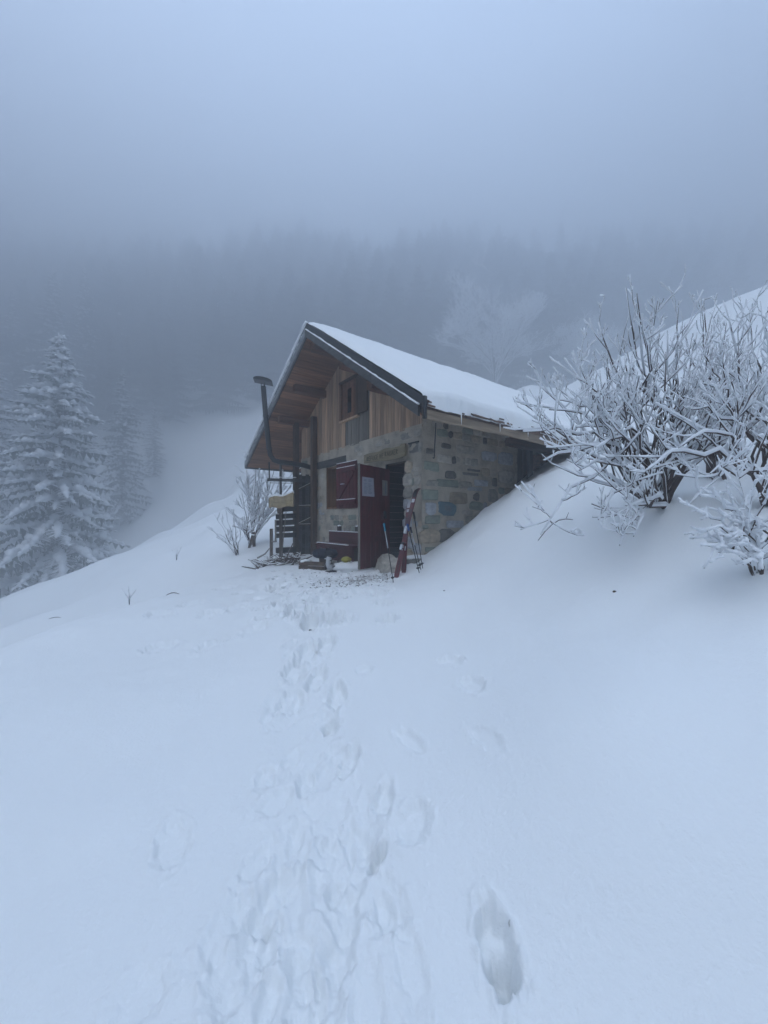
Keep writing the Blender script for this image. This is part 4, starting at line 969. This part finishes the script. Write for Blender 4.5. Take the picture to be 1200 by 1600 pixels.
# ------------------------------------------------------------------ frosted shrubs and broadleaved tree
def branchy(rs, stems, out, snow, depth, lat, upb, snow_k, sides=5, twist=.12, minr=.0022, shoot=(.18, .42)):
    """stems: list of (points, r0, r1). Writes tubes in out (bark) and snow (rime)."""
    def emit(P, R):
        out.tube(P, R, sides, cap=True)
        n_ = len(P); SP = []; SR_ = []
        for i in range(n_):
            d = (P[min(i + 1, n_ - 1)] - P[max(i - 1, 0)]).normalized(); flat = math.sqrt(max(0, 1 - d.z * d.z))
            th = (R[i] * .9 + .0045 * snow_k) * (.24 + 1.05 * flat) * rs.uniform(.5, 1.55)
            SP.append(P[i] + Vector((0, 0, R[i] * .5 + th * .55)) * (0.35 + .65 * flat) + Vector((-.0035 * snow_k, -.001, 0)) * (1 - flat)); SR_.append(th)
        snow.tube(SP, SR_, sides + 1)
    def rec(P, r0, r1, lvl):
        n_ = len(P); R = [r0 + (r1 - r0) * i / (n_ - 1) for i in range(n_)]; emit(P, R)
        if lvl <= 0: return
        Ltot = sum((P[i + 1] - P[i]).length for i in range(n_ - 1))
        k = lat[depth - lvl]
        for q in range(rs.randint(max(1, k - 2), k + 1)):
            t = rs.uniform(.22, .98); fi = t * (n_ - 1); i = min(int(fi), n_ - 2); p = P[i].lerp(P[i + 1], fi - i)
            d = (P[i + 1] - P[i]).normalized()
            dirv = (d * rs.uniform(.3, .9) + Vector((rs.uniform(-1, 1), rs.uniform(-1, 1), rs.uniform(-.5, .6))) * .75 + Vector((0, 0, upb))).normalized()
            L_ = rs.uniform(*shoot) * (1.15 - .5 * t) * (.72 ** (depth - lvl)) * (Ltot / 1.1) ** .5
            rr0 = max(minr, R[i] * .62); c_ = [p]; dd = dirv.copy(); m_ = 4 if lvl > 1 else 4
            for s_ in range(m_):
                dd = (dd + Vector((rs.uniform(-1, 1), rs.uniform(-1, 1), rs.uniform(-1, 1))) * twist * 1.6 + Vector((0, 0, upb * .16))).normalized()
                c_.append(c_[-1] + dd * (L_ / m_))
            rec(c_, rr0, max(minr * .8, rr0 * .55), lvl - 1)
    for (P, r0, r1) in stems: rec(P, r0, r1, depth)
def curve(rs, A, B, sag=0.0, n_=9, wob=.03, rise=0.0):
    P = []
    for i in range(n_ + 1):
        t = i / n_; p = A.lerp(B, t); p = p + Vector((rs.uniform(-1, 1), rs.uniform(-1, 1), rs.uniform(-1, 1))) * wob * math.sin(PI * min(1, t * 1.1)) 
        p.z += rise * math.sin(PI * t) - sag * t * t; P.append(p)
    return P
def shrub(name, basep, targets, label, cat, seed, r0, depth, lat, upb, snow_k, group=None, shoot=(.18, .42), wob=.03, minr=.0022, kindroot='stem'):
    rs = random.Random(seed); B0 = W(*basep); B0.z = gz(B0.x, B0.y) - .06
    th = empty(name, B0, 0, label=label, cat=cat, group=group)
    out = MB(); sn = MB(); stems = []
    for (px, py, D_, rise) in targets:
        e = W(px, py, D_) - B0; st = Vector((rs.uniform(-.07, .07), rs.uniform(-.07, .07), 0)) * (r0 / .02)
        stems.append((curve(rs, st, e, 0, 9, wob, rise), r0 * rs.uniform(.7, 1.15), r0 * .22))
    branchy(rs, stems, out, sn, depth, lat, upb, snow_k, shoot=shoot, minr=minr)
    out.build('branches', M['bark'], th, True)['kind'] = 'stuff'; sn.build('rime', M['rime'], th, True)['kind'] = 'stuff'
    return th
shrub('frosted_shrub', (1030, 790, 3.85), [
    (806, 622, 3.7, .05), (818, 675, 3.5, .28), (838, 598, 4.1, .05), (858, 640, 3.5, .32), (882, 560, 4.2, .1), (900, 590, 3.7, .25), (935, 505, 4.2, .05), (960, 570, 3.6, .1), (978, 450, 4.1, .0),
    (995, 458, 3.8, .0), (1012, 520, 3.9, .02), (1060, 480, 4.2, .05), (1040, 550, 3.7, .0), (1090, 520, 4.1, .1), (1120, 470, 4.2, .1), (1165, 560, 3.7, .2), (1190, 600, 4.2, .25),
    (1130, 640, 3.4, .30), (1180, 650, 3.6, .35), (1210, 690, 3.5, .35), (1150, 712, 3.2, .3), (1100, 690, 3.3, .28), (1215, 640, 3.9, .35), (1140, 590, 3.9, .2), (900, 668, 3.4, .3), (850, 720, 3.4, .34), (905, 735, 3.3, .25), (845, 835, 3.25, .52), (935, 812, 3.2, .25),
    (940, 640, 3.4, .3), (968, 852, 3.05, .25), (990, 838, 3.1, .15), (985, 640, 3.4, .12), (1075, 620, 3.5, .15), (875, 625, 4.0, .3), (930, 700, 3.2, .3)],
    'large spreading leafless shrub coated in rime on the snow bank beside the hut', 'shrub', 21, .020, 3, [8, 3, 1], .42, .80, shoot=(.24, .58), wob=.07, minr=.0034)
shrub('frosted_shrub', (1205, 790, 3.3), [
    (1090, 540, 3.5, .1), (1130, 470, 3.6, .1), (1170, 490, 3.6, .05), (1200, 480, 3.5, .0), (1240, 470, 3.3, .0), (1280, 540, 3.3, .1), (1320, 600, 3.2, .2), (1080, 640, 3.1, .3), (1060, 700, 3.0, .35),
    (1110, 740, 2.9, .25), (1150, 600, 3.2, .2), (1290, 700, 3.0, .3), (1210, 620, 3.0, .0), (1075, 790, 2.9, .3), (1000, 742, 2.9, .35), (1100, 600, 3.3, .3), (1180, 560, 3.1, .1)],
    'rime coated leafless shrub at the right edge rising behind the low one', 'shrub', 22, .018, 3, [7, 3, 1], .42, .80, shoot=(.24, .54), wob=.07, minr=.0030)
shrub('frosted_shrub', (1120, 775, 4.4), [(1050, 600, 4.4, .2), (1070, 520, 4.5, .1), (1100, 480, 4.6, .1), (1135, 500, 4.5, .1), (1165, 530, 4.4, .1), (1190, 600, 4.4, .2), (1150, 650, 4.2, .3), (1090, 650, 4.2, .25), (1060, 690, 4.1, .3), (1200, 680, 4.2, .3), (1110, 560, 4.4, .1), (1020, 640, 4.3, .3), (1180, 470, 4.6, .1)],
    'dense frosted shrub standing behind the gap between the large shrub and the right edge one', 'shrub', 27, .020, 3, [7, 3, 1], .42, .9, shoot=(.26, .58), wob=.07, minr=.0034)
shrub('frosted_shrub', (1185, 850, 2.55), [
    (1092, 800, 2.45, .10), (1105, 830, 2.4, .14), (1100, 888, 2.3, .2), (1115, 770, 2.5, .1), (1150, 730, 2.6, .05), (1200, 740, 2.5, .05), (1230, 800, 2.4, .1), (1190, 890, 2.2, .16), (1125, 870, 2.35, .22), (1250, 860, 2.3, .1), (1165, 790, 2.35, .1)],
    'low shrub with thick snow on its bent branches in the right foreground', 'shrub', 23, .010, 2, [8, 3], .12, 1.1, shoot=(.14, .34), wob=.04, minr=.002)
shrub('frosted_shrub', (372, 862, 10.3), [
    (326, 822, 10.3, .0), (333, 800, 10.4, .0), (350, 785, 10.4, 0), (345, 812, 10.2, .05), (365, 805, 10.3, 0), (380, 810, 10.4, 0), (338, 840, 10.1, .1), (358, 830, 10.1, .05)],
    'small thin twiggy shrub on the slope left of the hut', 'shrub', 24, .014, 2, [5, 2], .3, 1.2, shoot=(.15, .35))
shrub('frosted_shrub', (392, 848, 11.6), [
    (360, 800, 11.5, .1), (378, 770, 11.6, .1), (385, 735, 11.8, .1), (400, 725, 11.8, 0), (415, 718, 11.9, 0), (430, 728, 11.9, 0), (445, 740, 12, .1), (455, 760, 12, .1), (375, 825, 11.3, .2), (420, 780, 11.5, .1), (405, 760, 11.4, .1), (440, 790, 11.5, .1), (395, 790, 11.3, .1), (460, 735, 12, .1), (385, 715, 12, .1)],
    'bushy white frosted shrub behind the slatted rack and slab', 'shrub', 25, .022, 2, [8, 4], .3, 2.6, shoot=(.25, .6))
for (i, (px, py, D_, hh, lab)) in enumerate([(202, 917, 8.6, .45, 'tiny dead shoot standing in snow halfway to the big snowy spruce'), (108, 962, 6.2, .20, 'stubby dead twig upright near the left edge of the mound'), (276, 870, 11.5, .42, 'faint thin twig standing on the middle slope')]):
    x, y = W(px, py, D_).x, D_; 
    B0 = Vector((x, y, gz(x, y) - .02)); th = empty('dead_twig', B0, 0, label=lab, cat='twig'); rs = random.Random(60 + i); o1 = MB(); o2 = MB()
    st = [([Vector((0, 0, 0)), Vector((.02 * (a - 1), 0, hh * .4)), Vector((hh * .35 * (a - 1) + rs.uniform(-.03, .03), 0, hh * rs.uniform(.7, 1)))], .007, .003) for a in range(3)]
    branchy(rs, st, o1, o2, 1, [4], .4, .9, shoot=(.1, .2)); o1.build('stems', M['bark'], th, True); o2.build('rime', M['rime'], th, True)
for (i, (px, py, D_, Lx, lz, lab)) in enumerate([(270, 928, 6.0, .2, .03, 'short dark twig lying on the snow mound'), (86, 970, 5.2, .26, .02, 'thin twig lying near the left edge of the mound'), (868, 822, 4.3, .42, .1, 'bent bare twig poking out of the snow bank left of the large shrub')]):
    x, y = hit(px, py) if i != 2 else hit(868, 828)
    B0 = Vector((x - Lx / 2, y, gz(x - Lx / 2, y) + .0)); th = empty('fallen_twig', B0, 0, label=lab, cat='twig')
    z2 = gz(x + Lx / 2, y) - B0.z
    P_ = [Vector((Lx * t, 0, z2 * t + lz * math.sin(PI * t) + .008)) for t in (0, .2, .4, .6, .8, 1)]
    mbk = MB().tube(P_, [.004, .006, .007, .007, .006, .003], 6)
    if i == 2: mbk.tube([P_[2], P_[2] + Vector((-.03, 0, .06))], [.004, .002], 5).tube([P_[4], P_[4] + Vector((.03, -.01, .08))], [.004, .002], 5)
    mbk.build('twig', M['bark'], th, True)
    if i == 2: MB().tube([p + Vector((0, 0, .007)) for p in P_[1:]], [.006, .007, .007, .006, .003], 6).build('rime', M['rime'], th, True)
for (i, (px, py, r_, lab)) in enumerate([(960, 931, .011, 'tiny dark fir cone lying alone on the right bank'), (694, 925, .008, 'tiny dark speck of bark on the snow near the skis'), (485, 958, .014, 'small dark wood chip on the path before the hut')]):
    x, y = hit(px, py); o = MB().ell((0, 0, 0), (r_ * 1.4, r_, r_ * .8), 7, 5, .25).build('debris_bit', M['soil'], None); o.location = (x, y, gz(x, y) + r_ * .3); tag(o, lab, 'debris')

# stumps behind the left shrub
for (px, py, D_, w_, h_, rot, lab) in [(397, 838, 11.2, .10, .42, .0, 'upright dark fence stump behind the small shrub'), (388, 842, 11.0, .09, .38, .35, 'leaning dark fence stump beside the upright one')]:
    x = W(px, py, D_).x; z0 = gz(x, D_); th = empty('fence_stump', (x, D_, z0 - .1), 0, label=lab, cat='stump')
    MB().bar((0, 0, 0), (math.sin(rot) * h_, 0, math.cos(rot) * h_ + .1), w_, w_ * .7).build('stump', M['beam'], th, False, .01)
    MB().ell((math.sin(rot) * h_, 0, math.cos(rot) * h_ + .11), (w_ * .6, w_ * .4, .025), 8, 5).build('snow_cap', M['snow'], th, True)

# frosted broadleaved tree behind the roof
def broadleaf(px, topy, D_, wide, seed, label, cat='tree'):
    rs = random.Random(seed); x = (px - 600) / F * D_; z0 = gz(x, D_) - .2; Ht = (HZ - topy) / F * D_ - z0
    th = empty('frosted_tree', (x, D_, z0), 0, label=label, cat=cat)
    tr = MB(); tr.tube([(0, 0, 0), (.1, 0, Ht * .2), (-.05, .1, Ht * .42)], [.26, .2, .15], 9); tr.build('trunk', M['trunk'], th, True)
    out = MB(); sn = MB(); stems = []
    for k in range(17):
        a = 2 * PI * k / 17 + rs.uniform(-.2, .2); rad = wide * rs.uniform(.35, 1.0); zt_ = Ht * rs.uniform(.5, 1.0) * (1.0 if rad < wide * .6 else .82)
        A_ = Vector((0, 0, Ht * rs.uniform(.16, .42))); B_ = Vector((rad * math.cos(a), rad * math.sin(a), zt_))
        stems.append((curve(rs, A_, B_, 0, 7, .15, Ht * .06), .10, .02))
    branchy(rs, stems, out, sn, 3, [10, 7, 4], .22, 7.0, sides=3, shoot=(1.0, 2.0), minr=.014)
    out.build('branches', M['trunk'], th, True)['kind'] = 'stuff'; sn.build('rime', M['rime'], th, True)['kind'] = 'stuff'
broadleaf(772, 428, 64, 10.5, 31, 'wide leafless tree white with frost in the fog behind the roof')
broadleaf(905, 515, 74, 6.5, 32, 'faint frosted tree in the fog between roof and right hill')

# ------------------------------------------------------------------ spruces
def make_spruce(name, seed, Ht, Rb, snow_amt, detail=1.0, full=False, fat=1.0, load=1.0):
    rs = random.Random(seed); nd = []; nf = []; sn = MB(); ndm = MB()
    nb_all = int(250 * detail)
    for i in range(1):
        for k in range(nb_all):
            t = min(.985, (k + rs.random()) / nb_all); t = 1 - (1 - t) ** .80 if full else t; z0 = Ht * (.03 + .955 * t)
            R_ = (Rb * ((1 - t) ** .80) * (1 + .12 * math.sin(9 * t + seed)) + .30)
            a = k * 2.39996 + rs.uniform(-.5, .5); L_ = R_ * rs.uniform(.55, 1.15); ca, sa_ = math.cos(a), math.sin(a)
            droop = rs.uniform(.35, .80) * (1 - t * .5); zz = z0 + rs.uniform(-.25, .25)
            ns = max(3, int(L_ / .42)); prev = None
            for j in range(ns + 1):
                u = j / ns; r_ = L_ * u; z_ = zz + .10 * L_ * u - droop * L_ * u * u + .14 * L_ * u ** 4
                w_ = ((.24 + .12 * L_) * (1 - u) ** .5 * rs.uniform(.7, 1.3) + .06) * fat
                c_ = Vector((r_ * ca, r_ * sa_, z_)); lat = Vector((-sa_, ca, 0))
                prev_c = c_
                if j == 0: pc = c_; continue
                ax = c_ - pc
                # needle sprays: hanging comb and two side wings
                for sdx in (-1, 1):
                    tip = pc + ax * rs.uniform(.6, 1.1) + lat * sdx * w_ * rs.uniform(.8, 1.5) + Vector((0, 0, -w_ * rs.uniform(.25, .75)))
                    ndm.add([pc, pc + ax * .75, tip], [(0, 1, 2)])
                    t2 = pc + ax * rs.uniform(.1, .5) + lat * sdx * w_ * rs.uniform(.5, 1.1) + Vector((0, 0, -w_ * rs.uniform(.4, 1.0)))
                    ndm.add([pc, pc + ax * .5, t2], [(0, 1, 2)])
                    if rs.random() < snow_amt * .75:
                        q0 = pc + Vector((0, 0, .05)); q1 = pc + ax * .8 + Vector((0, 0, .05)); q2 = pc.lerp(tip, .8) + Vector((0, 0, .07)) + ax * .2
                        sn.add([q0, q1, q2, q0.lerp(q2, .5) + Vector((0, 0, .07))], [(0, 1, 3), (1, 2, 3), (2, 0, 3)])
                hang = pc + ax * .5 + Vector((0, 0, -w_ * rs.uniform(.7, 1.6))); ndm.add([pc, c_, hang], [(0, 1, 2)])
                if u > .22 and rs.random() < snow_amt:
                    rad = (.05 + w_ * .26 * rs.uniform(.4, 1.5)) * load
                    sn.tube([pc + Vector((0, 0, rad * .5)), pc + ax * .5 + Vector((0, 0, rad * .9)) + lat * rs.uniform(-.08, .08), c_ + Vector((0, 0, rad * .2))], [rad * .7, rad, rad * .45], 5, cap=True)
                pc = c_
    tr = MB().tube([(0, 0, -1), (0, 0, Ht * .5), (0, 0, Ht * .985)], [Ht * .017, Ht * .009, .03], 8)
    sn.tube([(0, 0, Ht * .96), (0, 0, Ht * 1.0)], [.07, .02], 5)
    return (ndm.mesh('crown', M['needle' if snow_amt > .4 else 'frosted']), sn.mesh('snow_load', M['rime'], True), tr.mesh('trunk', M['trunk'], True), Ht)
SPR = [make_spruce('a', 1, 24, 6.6, .97, 1.25, load=1.35), make_spruce('b', 2, 22, 4.9, .55, .9), make_spruce('c', 3, 26, 5.2, .30, .8, fat=1.2), make_spruce('d', 4, 24, 5.4, .02, .6, fat=1.4)]
def plant(px, topy, D_, kind, label=None, group=None, rz=0, wide=1.0):
    x = (px - 600) / F * D_; z0 = gz(x, D_) - .5; Ht = max(9, (HZ - topy) / F * D_ - z0)
    cr_, sn_, tr_, h0 = SPR[kind]; th = empty('spruce_tree', (x, D_, z0), rz, label=label, cat='spruce', group=group)
    k = Ht / h0; th.scale = (k * wide, k * wide, k)
    link('crown', cr_, th)['kind'] = 'stuff'; link('snow_load', sn_, th)['kind'] = 'stuff'; link('trunk', tr_, th); return th
NT = [(92, 518, 36, 0, 'big snow laden spruce standing alone in front on the left', 1.08), (-14, 545, 46, 0, 'snowy spruce cut off by the left edge of the photo', .95),
      (192, 575, 60, 1, 'hazy snowy spruce just right behind the big front one', 1.0), (240, 632, 68, 1, 'smaller hazy spruce at the right end of the left group', 1.0),
      (82, 418, 74, 2, 'tall dark spruce whose top rises directly behind the big front one', 1.1), (132, 414, 80, 2, 'tall faint spruce second from the left in the back row', 1.0), (20, 450, 78, 2, 'dim tall spruce behind the one at the left edge', 1.1),
      (184, 426, 88, 3, 'very faint spruce top third in the back row at the left', 1.2), (230, 414, 94, 3, 'very faint spruce top fourth in the back row at the left', 1.2), (292, 430, 98, 3, 'palest spruce top at the right end of the left back row', 1.3),
      (436, 492, 84, 3, 'faint spruce in the fog directly above the stove pipe', 1.2), (468, 470, 92, 3, 'faint spruce in the fog behind the roof peak', 1.2)]
for i, (px, ty, D_, kd, lab, wd) in enumerate(NT): plant(px, ty, D_, kd, lab, 'spruces in the fog on the left' if px < 400 else 'spruces in the fog behind the hut', i * 1.7, wd)
rs = random.Random(44)
# the far wood reads as one mass: one object
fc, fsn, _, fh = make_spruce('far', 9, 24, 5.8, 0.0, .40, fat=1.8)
def arr(me):
    v = np.empty(len(me.vertices) * 3, np.float32); me.vertices.foreach_get('co', v)
    return v.reshape(-1, 3), [tuple(p.vertices) for p in me.polygons]
CV, CF = arr(fc); SV, SF = arr(fsn); FV = []; FF = []; MI = []; off = 0
def far_tree(px, D_, ty, wide):
    global off
    x = (px - 600) / F * D_; z0 = gz(x, D_) - .5; Ht = max(10, (HZ - ty) / F * D_ - z0); Ht = min(Ht, 32); k = Ht / fh; a = rs.uniform(0, 6.28); c_, s_ = math.cos(a), math.sin(a)
    for (V_, F_, mi) in ((CV, CF, 0), (SV, SF, 1)):
        X_ = (V_[:, 0] * c_ - V_[:, 1] * s_) * k * wide + x; Y_ = (V_[:, 0] * s_ + V_[:, 1] * c_) * k * wide + D_; Z_ = V_[:, 2] * k + z0
        FV.append(np.stack([X_, Y_, Z_], -1)); FF.extend([tuple(q + off for q in f) for f in F_]); MI.extend([mi] * len(F_)); off += len(V_)
for i in range(470):
    px = -290 + 1820 * ((i * 0.6180339) % 1.0); D_ = 76 + 49 * ((i * 0.7548776) % 1.0)
    x = (px - 600) / F * D_; Ht = rs.uniform(16, 25); z0 = gz(x, D_)
    far_tree(px, D_, HZ - (z0 - .5 + Ht) / D_ * F, 1.55)
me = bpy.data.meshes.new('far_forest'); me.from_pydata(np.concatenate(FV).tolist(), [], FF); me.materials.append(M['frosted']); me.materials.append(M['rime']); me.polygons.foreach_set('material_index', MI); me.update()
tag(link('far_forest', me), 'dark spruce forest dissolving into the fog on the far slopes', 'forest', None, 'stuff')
